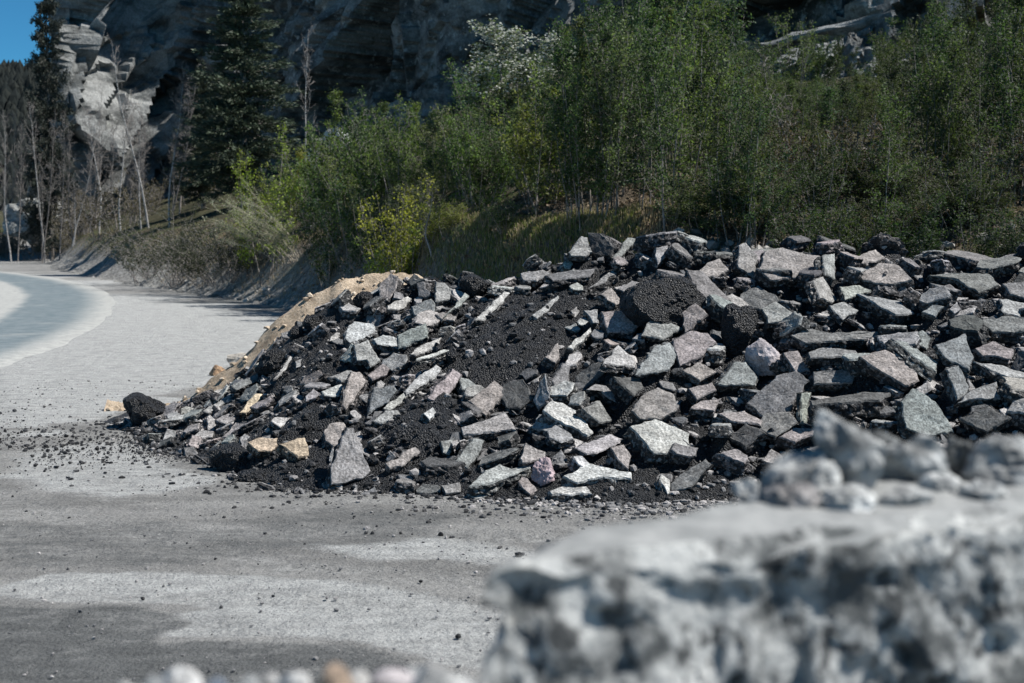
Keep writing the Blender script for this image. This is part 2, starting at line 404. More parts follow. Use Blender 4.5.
# ---- cliff: faceted wall along a bent line
def facets(s, z, n, smin, smax, zmin, zmax, amp, tilt, rng, slant=.55, stretch=2.2):
    cs = rng.uniform(smin, smax, n); cz = rng.uniform(zmin, zmax, n)
    off = rng.normal(0, amp, n); ga = rng.normal(0, tilt, n); gb = rng.normal(0, tilt, n)
    P = np.stack([s.ravel(), z.ravel()], 1); a = math.atan(slant); ca, sa = math.cos(a), math.sin(a)
    best = np.full(len(P), 1e18); out = np.zeros(len(P))
    for i in range(n):
        ds = P[:, 0] - cs[i]; dz = P[:, 1] - cz[i]
        u_ = (ds * ca + dz * sa) / stretch; v_ = -ds * sa + dz * ca
        q = u_ * u_ + v_ * v_; m = q < best
        best = np.where(m, q, best); out = np.where(m, off[i] + ga[i] * ds + gb[i] * dz, out)
    return out.reshape(s.shape)
def cliff(name, path, zbase, ztop, seed, mat, ds=.28, lean=.2, amp=1.0, pale=lambda P: P[:, 0] * 0):
    rng = np.random.default_rng(seed); P = np.array(path, float)
    seg = np.linalg.norm(np.diff(P, axis=0), axis=1); L = np.concatenate([[0], np.cumsum(seg)])
    s = np.arange(0, L[-1], ds); z = np.arange(0, 1.0001, ds / (np.max(ztop) - np.min(zbase)))
    px_ = np.interp(s, L, P[:, 0]); py_ = np.interp(s, L, P[:, 1])
    k_ = max(3, int(2.4 / ds * .9 * amp)); ker = np.ones(k_ * 2 + 1) / (k_ * 2 + 1)
    sm = lambda a: np.convolve(np.pad(a, k_, 'edge'), ker, 'valid')
    px_, py_ = sm(px_), sm(py_)
    tx, ty = np.gradient(px_), np.gradient(py_); ln = np.hypot(tx, ty); nx, ny = ty / ln, -tx / ln
    zb = np.interp(s, L, zbase); zt = np.interp(s, L, ztop) + 1.5 * amp * n2(s, s * 0, .35, seed, 4)
    SS, FF = np.meshgrid(s, z); ZZ = zb[None] + (zt - zb)[None] * FF
    D = facets(SS, ZZ, 60, 0, L[-1], zb.min(), zt.max(), .9 * amp, .17, rng, 1.3, 2.6) + facets(SS, ZZ, 340, 0, L[-1], zb.min(), zt.max(), .24 * amp, .26, rng, 1.4, 2.6) \
        + facets(SS, ZZ, 1100, 0, L[-1], zb.min(), zt.max(), .045, .2, rng, 1.4, 2.2)
    D = D + n2(SS, ZZ, 2.5, seed + 3, 4) * .05
    D = np.where(np.abs(D) > 2.4 * amp + .4, np.sign(D) * (2.4 * amp + .4), D) - lean * (ZZ - zb[None])
    mb = MB(); grid_mesh(mb, px_[None] + nx[None] * D, py_[None] + ny[None] * D, ZZ)
    # top, running back from the edge
    bx = px_[None] + nx[None] * D[-1:] ; by = py_[None] + ny[None] * D[-1:]
    kk = np.linspace(0, 1, 12)[:, None]
    grid_mesh(mb, bx - nx[None] * kk * 14 * min(1, amp), by - ny[None] * kk * 14 * min(1, amp), ZZ[-1:] + kk * 2.5 * (amp > .9) - kk * .8 * (amp < .9) + n2(SS[:12], kk * 14 + 0 * SS[:12], .5, seed + 9, 3) * .8 * kk)
    o = tag(mb.build(name, mat), kind="structure"); vx = np.concatenate(mb.v); attr(o, 'pale', np.clip(pale(vx), 0, 1)); return o
t = NT("cliff_rock"); v = t.pos()
vr = t.n("ShaderNodeMapping"); t.set(vr.inputs[0], v); vr.inputs["Rotation"].default_value = (0, R(-52), R(20)); vr.inputs["Scale"].default_value = (.4, .6, 1.0)
lay = t.noise(vr.outputs[0], .9, 6, .65)
c = t.mix(t.ramp(lay, .36, .62), (0.055, 0.058, 0.058), (0.26, 0.267, 0.262))
c = t.mix(t.ramp(t.noise(v, .35, 5, .6), .5, .66, 0, .75), c, (0.05, 0.052, 0.047))
c = t.mix(t.ramp(t.noise(v, 2.2, 5, .7), .54, .66, 0, .85), c, (0.42, 0.43, 0.42))
c = t.mix(t.ramp(t.noise(v, .8, 5, .7), .60, .70, 0, .8), c, (0.05, 0.058, 0.03))
c = t.mix(t.math('MULTIPLY', t.attr('pale'), t.ramp(t.noise(v, .5, 6, .7), .36, .56, .15, .95)), c, t.mix(t.ramp(lay, .36, .6), (0.13, 0.138, 0.136), (0.32, 0.33, 0.325)))
c = t.scale(c, t.ramp(t.noise(v, 9, 5, .7), .3, .7, .65, 1.2))
CLIFF_M = t.surf(c, .9, t.bump(t.noise(v, 5, 6, .7), 1.0, .15), .2)
cliff("cliff", [(-60, 175), (-44, 140), (-33.5, 108), (-29.4, 92), (-26.8, 94.5), (-23.6, 98.5), (-13.5, 88), (-2, 68), (12, 58), (30, 53), (48, 50), (80, 46)],
      [3, 2.5, 2, 2, 2, 3, 4, 5, 5.5, 6, 6, 6], [5, 5, 19.5, 20, 20, 20.5, 18.5, 15.5, 14, 13.2, 13, 13], 4, CLIFF_M, pale=lambda P: sstep(-20.5, -24.5, P[:, 0]))
cliff("rock_ledge", [(6.6, 47), (7.6, 43.8), (9.6, 42.6), (12.2, 42.9), (13.6, 46)], [5.2, 5.4, 5.6, 5.8, 6], [6.6, 7.2, 8.0, 8.5, 7.6], 14, CLIFF_M, ds=.09, lean=.55, amp=.45, pale=lambda P: P[:, 0] * 0 + .9)

# ---- far wooded ridge
X, Y = np.meshgrid(np.linspace(-330, -20, 160), np.linspace(230, 520, 90))
Z = 47 * sstep(225, 430, Y) + n2(X, Y, .02, 61, 4) * 9 + n2(X, Y, .18, 62, 4) * 2.2
mb = MB(); grid_mesh(mb, X, Y, Z)
t = NT("far_forest_floor"); v = t.pos()
c = t.mix(t.ramp(t.noise(v, .12, 6, .7), .35, .65), (0.018, 0.026, 0.02), (0.05, 0.05, 0.032))
tag(mb.build("far_hill", t.surf(c, 1.0), smooth=True), kind="structure")
rng = np.random.default_rng(5); mb = MB()
n = 11000; fx = rng.uniform(-240, -60, n); fy = rng.uniform(235, 440, n)
fz = 47 * sstep(225, 430, fy) + n2(fx, fy, .02, 61, 4) * 9 + n2(fx, fy, .18, 62, 4) * 2.2
ang = np.arange(6) / 6 * 2 * np.pi
for i in range(n):
    hh = rng.uniform(1.6, 5.0); rr = hh * rng.uniform(.2, .5); base = np.stack([np.cos(ang) * rr, np.sin(ang) * rr, np.full(6, .4)], 1) * rng.uniform(.8, 1.2, (6, 1))
    mid = base * [.6, .6, 1] + [0, 0, hh * .5]
    vv = np.concatenate([base, mid, [[0, 0, hh]]]) + [fx[i], fy[i], fz[i] - .5]
    fs = [(j, (j + 1) % 6, 6 + (j + 1) % 6) for j in range(6)] + [(j, 6 + (j + 1) % 6, 6 + j) for j in range(6)] + [(6 + j, 6 + (j + 1) % 6, 12) for j in range(6)]
    mb.add(vv, np.array(fs))
t = NT("far_conifers"); c = t.mix(t.isl(), (0.008, 0.012, 0.012), (0.017, 0.02, 0.017))
tag(mb.build("far_forest", t.surf(c, 1.0)), kind="stuff")
# ================================================================ THE HEAP OF BROKEN ASPHALT
FACE_M, BROKEN_M, CRUMB_M = m_slab_face(), m_slab_broken(), m_crumb()
TONE = {  # colours of the pieces themselves
    'white': (0.43, 0.43, 0.415), 'pale': (0.335, 0.332, 0.322), 'grey': (0.278, 0.276, 0.27), 'teal': (0.255, 0.268, 0.262),
    'mid': (0.195, 0.193, 0.19), 'dark': (0.10, 0.10, 0.10), 'pink': (0.30, 0.272, 0.262), 'tan': (0.42, 0.35, 0.26),
    'black': (0.03, 0.031, 0.034), 'green': (0.33, 0.35, 0.31)}
TWORD = {'white': 'near-white', 'pale': 'pale grey', 'grey': 'grey', 'teal': 'greenish grey', 'mid': 'mid-grey', 'dark': 'dark grey',
         'pink': 'pinkish grey', 'tan': 'tan', 'black': 'black', 'green': 'pale greenish'}

def slab_mesh(name, uv, U, V, N, th, seed, rough=1.0):
    rng = np.random.default_rng(seed); uv = np.asarray(uv, float)
    area = .5 * np.sum(uv[:, 0] * np.roll(uv[:, 1], -1) - np.roll(uv[:, 0], -1) * uv[:, 1])
    if area < 0: uv = uv[::-1]
    pts = []
    for i in range(len(uv)):
        a, b = uv[i], uv[(i + 1) % len(uv)]; L = np.linalg.norm(b - a); n = max(2, int(L / .028)); n = min(n, 22)
        nd = np.array([(b - a)[1], -(b - a)[0]]) / (L + 1e-9)
        amp = min(.010, L * .06) * rough
        ph = rng.uniform(0, 50); low = fbm(np.stack([np.arange(n) * .33 + ph, np.full(n, seed * .7), np.zeros(n)], 1), seed, 3)
        for k in range(n):
            f = k / n; e = math.sin(math.pi * f)
            pts.append(a + (b - a) * f + nd * (low[k] * amp * 2.2 * (e * .8 + .2) + rng.normal(0, amp * .25)))
    P = np.array(pts); n = len(P); c = P.mean(0); size = np.sqrt(abs(area))
    T = np.roll(P, -1, 0) - np.roll(P, 1, 0); T /= np.linalg.norm(T, axis=1, keepdims=True) + 1e-9
    O = np.stack([T[:, 1], -T[:, 0]], 1)
    arc = np.cumsum(np.linalg.norm(np.diff(P, axis=0, prepend=P[-1:]), axis=1))
    def nz(k, s=18): return fbm(np.stack([P[:, 0] * s, P[:, 1] * s, np.full(n, k * 3.1 + seed)], 1), seed + k, 3)
    ins = min(.0055, size * .03); bias = rng.uniform(-.018, .022)
    sz = min(1.0, size / .25)
    skew = rng.normal(0, .02, 2) * sz
    R_ = [(P - O * ins * (1.6 + nz(1)[:, None]) , -.001 + nz(2) * .003),
          (P - O * ins * .35 * (1 + nz(9)[:, None]), np.full(n, -.10 * th) + nz(3) * .006 * sz)]
    for q, fr in enumerate((.28, .46, .64, .82)):
        R_.append((P + O * ((nz(4 + q, 14) * .036 + rng.normal(0, .006, n)) * sz * rough + bias * fr)[:, None] + skew * fr, -fr * th + nz(11 + q) * .014 * sz))
    R_.append((P - O * (.022 * sz + nz(8)[:, None] * .012 * sz) + O * bias + skew, np.full(n, -th) + nz(14) * .014 * sz))
    def relief(q, a): return fbm(np.stack([q[:, 0] * 13, q[:, 1] * 13, np.full(n, seed)], 1), seed + 31, 4) * a * sz
    inn = []
    for fr, a in ((.30, .014), (.55, .014), (.78, .012), (.92, .008)):
        mid = c + (R_[0][0] - c) * fr; inn.append((mid, relief(mid, a * rough)))
    verts2 = inn + R_
    V3 = []
    for q, z in verts2: V3.append(q[:, 0:1] * U + q[:, 1:2] * V + np.asarray(z)[:, None] * N)
    V3.append((c[0] * U + c[1] * V + N * rng.normal(0, .004) * sz)[None])
    V3.append(((c[0] + skew[0]) * U + (c[1] + skew[1]) * V - N * th * 1.05)[None])
    mb = MB(); verts = np.concatenate(V3); m = len(verts2)
    i = np.arange(n); j = (i + 1) % n
    rt = lambda a, b: np.stack([a * n + i, b * n + i, b * n + j, a * n + j], 1)
    k0 = len(inn); top = np.concatenate([rt(k, k + 1) for k in range(k0)]); mb.v.append(verts); mb.n = len(verts)
    mb.f.append((top, 0)); mb.f.append((np.stack([np.full(n, m * n), i, j], 1), 0))
    mb.f.append((rt(k0, k0 + 1), 0)); 
    mb.f.append((np.concatenate([rt(k, k + 1) for k in range(k0 + 1, m - 1)]), 1))
    mb.f.append((np.stack([np.full(n, m * n + 1), (m - 1) * n + j, (m - 1) * n + i], 1), 1))
    return mb.mesh(name, [FACE_M, BROKEN_M])

def frame_of(tilt, az):
    t, a = R(tilt), R(az)
    N = np.array([math.sin(t) * math.sin(a), -math.sin(t) * math.cos(a), math.cos(t)])
    U = np.array([math.cos(a), math.sin(a), 0.0]); V = np.cross(N, U)
    return U, V, N

PIECES = []   # records of every labelled piece of the heap
def surf_h(x, y): return np.maximum(heap(x, y), 0.0)

def traced(poly, tilt, az, th, tone, ref=None, noun=None, jit=.07, sink=.02):
    """a slab whose broken outline was read off the photograph; it gets its own plane in the heap, real size and thickness"""
    seed = 100 + len(PIECES); rng = np.random.default_rng(seed)
    poly = np.array(poly, float); ctr = poly.mean(0); U, V, N = frame_of(tilt, az); d0 = rays(*ctr)
    if abs(N @ d0) < .30:      # never seen edge on: tip it a little further towards the road
        while abs(N @ d0) < .30 and tilt < 80:
            tilt += 3; U, V, N = frame_of(tilt, az)
    o = np.array([0, 0, CAM_H]); C = heap_ray(*ctr, lift=.04) 
    D = rays(poly[:, 0], poly[:, 1])
    for it in range(18):
        tt_ = ((C - o) @ N) / (D @ N); W = o + D * tt_[:, None]
        gap = W[:, 2] - surf_h(W[:, 0], W[:, 1])
        if np.sort(gap)[len(gap) // 4] > .015 and gap.min() > -.05: break
        C = C - d0 * .03
    ctr3 = W.mean(0); uv = np.stack([(W - ctr3) @ U, (W - ctr3) @ V], 1)
    col = np.array(TONE[tone]) * (1 + rng.normal(0, jit)) * (1 + rng.normal(0, .015, 3))
    o_ = link("asphalt_slab", slab_mesh("asphalt_slab", uv, U, V, N, th, seed), loc=ctr3)
    o_.color = (*np.clip(col, .01, .9), 1)
    PIECES.append(dict(o=o_, poly=poly, ctr=ctr, C=ctr3, W=W, U=U, V=V, N=N, th=th, tilt=tilt, az=az, tone=tone, ref=ref, noun=noun or 'slab', traced=True))
    return o_

F = 'F'
TR = [
# crest and upper left
([(435,281),(445,282),(456,291),(450,300),(435,302)], 50, 20, .10, 'pale', None),
([(411,306),(431,298),(435,303),(435,311),(423,321),(413,315)], 52, -10, .09, 'grey', None),
([(387,305),(408,296),(412,298),(406,306),(398,310),(387,309)], 38, 25, .09, 'pale', None),
([(408,280),(414,273),(425,279),(416,283),(411,286)], 45, -40, .10, 'dark', None),
([(416,283),(423,281),(431,295),(425,298),(418,296)], 55, -30, .08, 'mid', None),
([(443,317),(465,292),(470,296),(460,306)], 40, 35, .14, 'teal', 'the leaning greenish plank below the crest'),
([(474,320),(504,291),(513,291),(495,310),(485,320)], 40, 40, .08, 'pale', 'the long pale plank on the black crumbs'),
([(345,338),(349,325),(355,321),(374,324),(376,331),(362,339),(350,343)], 40, 15, .06, 'white', 'the big white slab high on the west end'),
([(397,335),(426,322),(428,337),(406,347),(398,349)], 62, 5, .06, 'teal', 'the upright greenish slab near the crest'),
([(410,354),(421,345),(442,337),(440,346),(416,355)], 36, 30, .07, 'pale', None),
([(416,358),(445,349),(450,350),(440,354),(416,360)], 28, 20, .05, 'white', None),
([(353,344),(368,339),(381,361),(370,368),(367,360),(357,361)], 50, 15, .10, 'pale', None),
([(367,375),(383,363),(390,368),(387,375),(372,380)], 42, 10, .09, 'pink', None),
([(342,405),(346,385),(352,371),(360,371),(367,380),(360,391),(352,402),(346,410)], 50, 25, .08, 'pink', 'the tall pinkish slab leaning on the west slope'),
([(367,416),(373,388),(394,385),(397,390),(388,403)], 58, 0, .06, 'teal', None),
([(405,391),(416,378),(436,364),(442,368),(433,380),(407,395)], 40, 35, .07, 'pale', 'the long pale slab across the middle slope'),
([(383,408),(405,392),(408,396),(390,410)], 40, 30, .05, 'pale', None),
([(427,398),(453,368),(463,375),(450,393),(443,403)], 46, 28, .12, 'pink', 'the slanting pinkish block on the black crumbs'),
([(467,400),(495,380),(511,393),(496,403),(486,416)], 46, 15, .13, 'pink', 'the speckled pinkish block in the middle'),
([(461,427),(506,412),(517,430),(483,433),(463,435)], 42, 10, .11, 'pale', 'the broad pale block below the middle'),
([(456,461),(473,438),(485,440),(476,458),(468,469)], 52, 20, .07, 'teal', None),
([(385,463),(415,446),(421,452),(405,465),(390,469)], 42, 20, .08, 'pink', None),
([(420,461),(430,456),(450,458),(465,462),(452,466),(426,466)], 24, 0, .08, 'dark', 'the long dark slab near the foot'),
([(415,490),(423,483),(440,485),(441,492),(416,493)], 50, -10, .09, 'mid', None),
([(441,485),(460,482),(461,492),(446,494)], 40, 5, .09, 'grey', None),
([(468,486),(485,470),(500,463),(512,468),(536,462),(530,468),(490,484)], 24, 5, .10, 'white', 'the long white-topped slab at the foot'),
([(466,494),(473,489),(487,489),(488,496),(476,499)], 30, 0, .08, 'grey', None),
([(440,441),(455,437),(450,455),(443,453)], 52, 20, .06, 'pale', None),
([(423,413),(433,407),(437,413),(430,420)], 45, 40, .06, 'white', None),
([(372,421),(385,410),(398,410),(404,417),(383,424)], 40, 10, .08, 'pale', None),
([(331,485),(330,468),(347,427),(354,427),(371,471),(362,479),(349,482)], 63, 25, .10, 'grey', 'the big pointed slab at the foot'),
([(271,421),(274,417),(299,417),(280,427)], 30, 15, .05, 'white', None),
([(247,442),(258,437),(278,437),(278,445),(271,451),(258,451)], 32, 10, .09, 'tan', None),
([(278,444),(305,437),(309,455),(298,458),(286,448)], 34, 15, .09, 'tan', 'the tan block west of the pointed slab'),
([(239,413),(255,393),(266,394),(246,413)], 40, 30, .08, 'tan', 'the ochre plank at the west end'),
([(202,411),(230,393),(240,393),(208,413)], 30, 10, .06, 'grey', None),
([(230,385),(258,372),(258,380),(236,390)], 30, 10, .07, 'mid', None),
([(274,380),(293,353),(297,355),(279,377)], 50, 60, .025, 'pale', 'the thin pale plate standing on edge'),
([(295,361),(303,358),(304,366),(296,368)], 45, 10, .07, 'pale', None),
([(321,391),(342,384),(340,396),(324,396)], 34, 15, .06, 'white', None),
([(305,396),(313,388),(321,393),(316,398),(306,401)], 40, 10, .08, 'pale', None),
([(329,341),(337,332),(340,333),(336,342)], 50, 30, .05, 'white', None),
([(158,421),(200,409),(201,414),(180,419)], 16, 5, .06, 'pale', None),
([(190,437),(200,430),(214,431),(212,437)], 28, 5, .07, 'pale', None),
([(162,440),(167,428),(175,430),(178,440)], 45, 10, .08, 'pale', None),
([(214,420),(228,413),(240,416),(226,424)], 28, 10, .07, 'grey', None),
# crest, middle
([(568,252),(581,235),(588,237),(593,252),(586,257),(571,256)], 55, 10, .12, 'pale', 'the pale block on the highest crest'),
([(587,232),(600,233),(615,247),(610,257),(591,253)], 60, -45, .12, 'dark', None),
([(611,258),(628,237),(640,238),(620,258)], 42, 30, .12, 'mid', 'the dark plank jutting up on the crest'),
([(655,247),(668,245),(673,253),(658,265)], 50, 15, .12, 'grey', None),
([(563,263),(570,256),(576,260),(571,269),(565,268)], 48, 20, .07, 'green', None),
([(545,275),(570,270),(596,268),(590,276),(553,281)], 26, 0, .08, 'mid', None),
([(520,273),(543,269),(551,273),(537,281),(523,280)], 30, -5, .09, 'grey', None),
([(590,288),(603,275),(613,270),(620,271),(603,283)], 38, 20, .09, 'mid', None),
([(600,294),(611,287),(623,301),(616,305)], 44, 20, .07, 'pink', None),
([(532,315),(558,295),(561,298),(538,319)], 42, 35, .07, 'grey', 'the narrow pale strip in the upper crumbs'),
([(570,311),(576,306),(580,311),(575,320)], 48, 15, .07, 'pale', None),
([(583,310),(598,309),(599,323),(593,323)], 44, 10, .08, 'pale', None),
([(601,311),(626,310),(628,316),(640,325),(633,333),(608,333)], 52, 5, .13, 'pink', 'the rough pinkish block under the black mound'),
([(641,335),(653,315),(684,328),(663,340)], 46, 20, .08, 'grey', 'the flat grey slab under the black mound'),
# middle
([(603,363),(618,344),(635,358),(636,368)], 40, 25, .06, 'white', 'the white three-cornered slab'),
([(567,347),(591,327),(592,332),(573,349)], 40, 25, .16, 'pale', None),
([(545,357),(558,342),(560,358),(556,363)], 52, 30, .08, 'pink', None),
([(552,381),(563,362),(571,365),(570,383),(558,393)], 58, 40, .10, 'mid', None),
([(532,400),(545,373),(550,400),(538,411)], 66, -40, .08, 'teal', 'the dark greenish upright wedge'),
([(542,410),(552,400),(562,402),(578,411),(594,432),(588,436),(555,419)], 38, 20, .15, 'white', 'the big white wedge in the lower middle'),
([(629,426),(655,418),(690,433),(689,453),(654,454),(643,440)], 40, 18, .12, 'white', 'the big whitish slab low in the middle'),
([(562,476),(588,462),(632,472),(632,479),(603,477),(578,483)], 30, 10, .12, 'white', 'the broad white slab at the foot'),
([(549,490),(562,486),(587,486),(593,494),(552,495)], 28, 5, .10, 'white', None),
([(520,458),(525,442),(546,451),(545,458),(522,463)], 42, 15, .10, 'pink', None),
([(574,447),(611,433),(624,439),(597,453),(587,454)], 32, 25, .08, 'pale', None),
([(610,447),(624,444),(632,456),(629,470),(618,460)], 50, 30, .09, 'pink', None),
([(631,410),(640,396),(658,386),(674,393),(678,410),(660,420),(640,419)], 52, 10, .12, 'pink', 'the rounded pinkish slab above the whitish one'),
([(613,376),(640,377),(645,388),(635,396)], 36, 40, .12, 'dark', None),
([(586,390),(595,383),(606,385),(620,398),(616,403),(598,388)], 40, 20, .14, 'grey', None),
([(581,408),(600,400),(613,420),(600,423)], 44, 35, .10, 'mid', None),
([(673,340),(690,330),(708,332),(717,342),(700,358),(680,366)], 50, 15, .10, 'pink', 'the salmon-pink slab beside the black block'),
([(635,375),(653,347),(670,342),(678,352),(670,370)], 50, 25, .08, 'teal', 'the large grey slab beside the salmon one'),
([(717,385),(735,361),(746,361),(758,376),(756,385)], 50, 10, .11, 'teal', None),
([(783,352),(798,350),(811,371),(796,374)], 50, 10, .10, 'pink', None),
([(746,403),(776,375),(796,370),(810,380),(796,400),(788,420),(761,416)], 56, -5, .12, 'mid', 'the large speckled slab below the round stone'),
([(801,393),(811,393),(807,424),(801,424)], 66, 20, .05, 'green', None),
([(790,335),(806,328),(831,332),(860,330),(884,331),(886,338),(806,343)], 36, 0, .10, 'mid', 'the long flat slab in the east wall'),
([(808,352),(823,347),(856,350),(860,356),(810,358)], 26, 0, .10, 'mid', None),
([(813,371),(840,369),(856,371),(852,383),(813,385)], 48, -10, .13, 'mid', None),
([(810,400),(840,395),(865,391),(896,392),(880,400),(812,405)], 24, 0, .14, 'dark', 'the thick dark slab in the east wall'),
([(758,270),(765,250),(783,247),(805,253),(820,255),(825,267),(805,278),(770,280)], 42, 5, .12, 'pink', 'the broad pinkish slab on the east crest'),
([(738,245),(746,242),(758,255),(755,278),(738,267)], 50, 15, .12, 'grey', None),
([(748,237),(773,234),(807,241),(773,242)], 17, 5, .07, 'pale', 'the thin slab lying on top of the crest'),
([(695,275),(707,262),(720,258),(730,270),(715,277)], 42, 5, .10, 'pink', None),
([(720,296),(732,293),(756,308),(728,311)], 34, 25, .07, 'pale', None),
([(761,308),(776,301),(793,311),(790,320),(768,323)], 46, 0, .11, 'grey', None),
([(813,281),(823,276),(838,300),(833,303),(820,298)], 50, 50, .10, 'grey', None),
([(828,305),(844,301),(859,310),(843,320)], 42, 10, .07, 'pale', None),
([(839,286),(860,285),(872,290),(845,300)], 34, 15, .06, 'green', None),
([(823,255),(835,253),(836,280),(826,275)], 58, 50, .10, 'teal', None),
([(858,256),(876,249),(886,257),(876,262),(860,263)], 34, 10, .08, 'pink', None),
([(858,273),(881,262),(900,265),(913,280),(892,285),(863,281)], 44, 0, .13, 'pink', 'the brownish rounded slab under the east crest'),
([(928,275),(950,272),(989,273),(1000,285),(979,293),(957,280)], 36, 0, .10, 'mid', None),
([(926,286),(950,284),(963,291),(929,292)], 34, 0, .08, 'mid', None),
([(921,312),(932,304),(945,306),(936,317)], 48, -5, .08, 'teal', None),
([(949,309),(957,301),(962,309),(955,314)], 48, 5, .08, 'grey', None),
([(1002,283),(1026,280),(1034,300),(1010,295)], 42, 0, .12, 'mid', None),
([(999,298),(1026,303),(1020,317),(1003,312)], 36, 15, .07, 'pale', None),
([(979,320),(1005,315),(1040,317),(1040,330),(992,332)], 42, -5, .13, 'mid', 'the big speckled slab at the east end'),
([(858,356),(885,349),(911,359),(920,380),(906,386),(871,365)], 40, 10, .13, 'pink', 'the big pinkish slab in the east wall'),
([(891,338),(909,342),(938,363),(936,372),(913,356)], 36, 25, .07, 'teal', 'the slanting greenish plank in the east wall'),
([(908,338),(923,330),(932,338),(927,350)], 52, 10, .08, 'teal', None),
([(935,344),(966,333),(974,358),(970,371),(944,358)], 52, 10, .08, 'teal', 'the upright greenish slab in the east wall'),
([(946,369),(959,365),(970,386),(966,399),(957,401)], 58, 15, .10, 'teal', None),
([(972,361),(1003,365),(1028,373),(1030,378),(1008,377)], 24, 20, .09, 'pale', 'the pale flat slab at the east end'),
([(974,348),(993,341),(1014,348),(1012,359),(982,356)], 42, 0, .10, 'pink', None),
([(901,401),(913,387),(936,401),(955,432),(932,436),(906,428)], 54, 15, .10, 'teal', 'the large greenish slab behind the pointed stone'),
([(957,403),(974,388),(997,381),(1003,399),(978,399)], 44, 0, .10, 'grey', None),
([(958,418),(989,406),(1012,417),(986,432)], 44, -25, .12, 'dark', None),
([(717,413),(745,410),(763,420),(761,425),(730,421)], 26, 0, .10, 'pink', None),
([(725,437),(746,422),(766,433),(745,448)], 54, -20, .11, 'dark', None),
([(778,437),(796,427),(816,428),(813,435),(796,442)], 34, 5, .11, 'pink', None),
([(761,460),(771,448),(783,456),(780,465)], 48, 5, .09, 'pink', None),
([(715,453),(735,448),(748,455),(745,463)], 30, 5, .11, 'pink', None),
([(669,484),(690,467),(706,458),(712,463),(695,485),(672,494)], 50, -10, .14, 'mid', 'the blocky grey slab at the foot beside the wall'),
([(690,408),(700,400),(722,398),(715,411)], 38, 10, .09, 'pink', None),
([(680,370),(700,361),(718,372),(700,381)], 42, 5, .11, 'pink', None),
([(688,388),(712,381),(717,390),(697,400)], 42, 5, .10, 'pink', None),
]
for e in TR: traced(*e)

# ---- clods and rounded stones
def lump(name, px, py, wpx, hpx, mat, sub, seed, depth=.9, rough=.22, angular=0, color=None, sink=.12, ground=False, fine=.05):
    rng = np.random.default_rng(seed); C = heap_ray(px, py + hpx * .25)
    dist = np.linalg.norm(C - [0, 0, CAM_H]); w_, h_ = wpx * dist / FPX, hpx * dist / FPX
    v, f = ICO[sub]; r = np.ones(len(v))
    if angular:
        nn = rng.normal(size=(angular, 3)); nn /= np.linalg.norm(nn, axis=1, keepdims=True); off = rng.uniform(.62, .95, angular)
        dt = v @ nn.T; r = np.min(np.where(dt > .05, off / np.maximum(dt, .05), 9), 1); r = np.minimum(r, 1.15)
    r = r + fbm(v * 1.7 + seed, seed, 3) * rough + fbm(v * 7 + seed, seed + 5, 3) * fine * 1.6 + fbm(v * 17 + seed, seed + 6, 2) * fine
    P = v * r[:, None]; P = P / np.array([np.ptp(P[:, 0]), np.ptp(P[:, 1]), np.ptp(P[:, 2])]) * [w_, depth * w_, h_ * 1.12]
    a = rng.uniform(-.4, .4) if not ground else 0
    P = P @ np.array([[math.cos(a), math.sin(a), 0], [-math.sin(a), math.cos(a), 0], [0, 0, 1]])
    base = surf_h(C[0], C[1] + depth * w_ * .3) if not ground else 0
    loc = np.array([C[0], C[1] + depth * w_ * .28, 0]); zz = rays(px, py); loc[2] = CAM_H + zz[2] / zz[1] * loc[1]
    mb = MB(); mb.add(P, f); o = mb.build(name, mat, smooth=False, loc=loc)
    if color: o.color = (*color, 1)
    c2 = to_px(loc)[0]
    PIECES.append(dict(o=o, poly=np.array([(px - wpx / 2, py), (px, py - hpx / 2), (px + wpx / 2, py), (px, py + hpx / 2)]), ctr=np.array([px, py], float), C=loc, W=None, tilt=0, az=0, th=h_, tone=None, ref=None, noun=name, traced=True))
    return o
G_CLOD = "black asphalt clods on and around the heap"
STONE_M = m_stone("crushed_stone", .6, 9, .02)
def clod(lbl, *a, **k): return tag(lump("asphalt_clod", *a, CRUMB_M, **k), lbl, "clod", G_CLOD)
clod("large loose black clod on the bare ground at the far west tip of the heap", 144, 413, 46, 38, sub=4, seed=11, ground=True, fine=.07, angular=9)
clod("squarish black clod at the front foot, west of the big pointed slab", 231, 462, 52, 36, sub=4, seed=12, ground=True, fine=.07, angular=8)
clod("small black clod with dusty top in front of the squarish clod", 249, 478, 34, 15, sub=4, seed=13, ground=True, fine=.07)
clod("flat low black clod lying right behind the far west clod", 186, 411, 34, 12, sub=3, seed=14, ground=True, fine=.07)
clod("black angular clod at the edge of the tan gravel", 276, 362, 42, 26, sub=4, seed=15, angular=9)
clod("black clod crowning the tan gravel, left of the upper pale slabs", 364, 301, 22, 18, sub=4, seed=16, angular=9)
clod("black block on the west crest beside the leaning greenish plank", 476, 288, 34, 24, sub=4, seed=17, angular=9)
clod("huge black mound of caked crumbs below the pinkish crest slabs", 673, 303, 98, 54, sub=5, seed=18, depth=.8, fine=.035, rough=.16, angular=9)
clod("tall black block right of the huge mound, pale slab on its top", 741, 331, 36, 52, sub=4, seed=19, angular=8)
clod("small dark drum-shaped clod above the thin pale plate", 312, 325, 18, 17, sub=3, seed=20, angular=8)
clod("black clod high on the heap between tan gravel and white slab", 296, 334, 16, 16, sub=3, seed=21)
clod("black clod between the long pale slab and the speckled block", 452, 357, 14, 12, sub=3, seed=22)
tag(lump("round_stone", 764, 361, 36, 34, STONE_M, 4, 31, rough=.10, color=(.46, .42, .43), angular=12), "round whitish-pink stone in the middle of the heap below the tall black block", "stone")
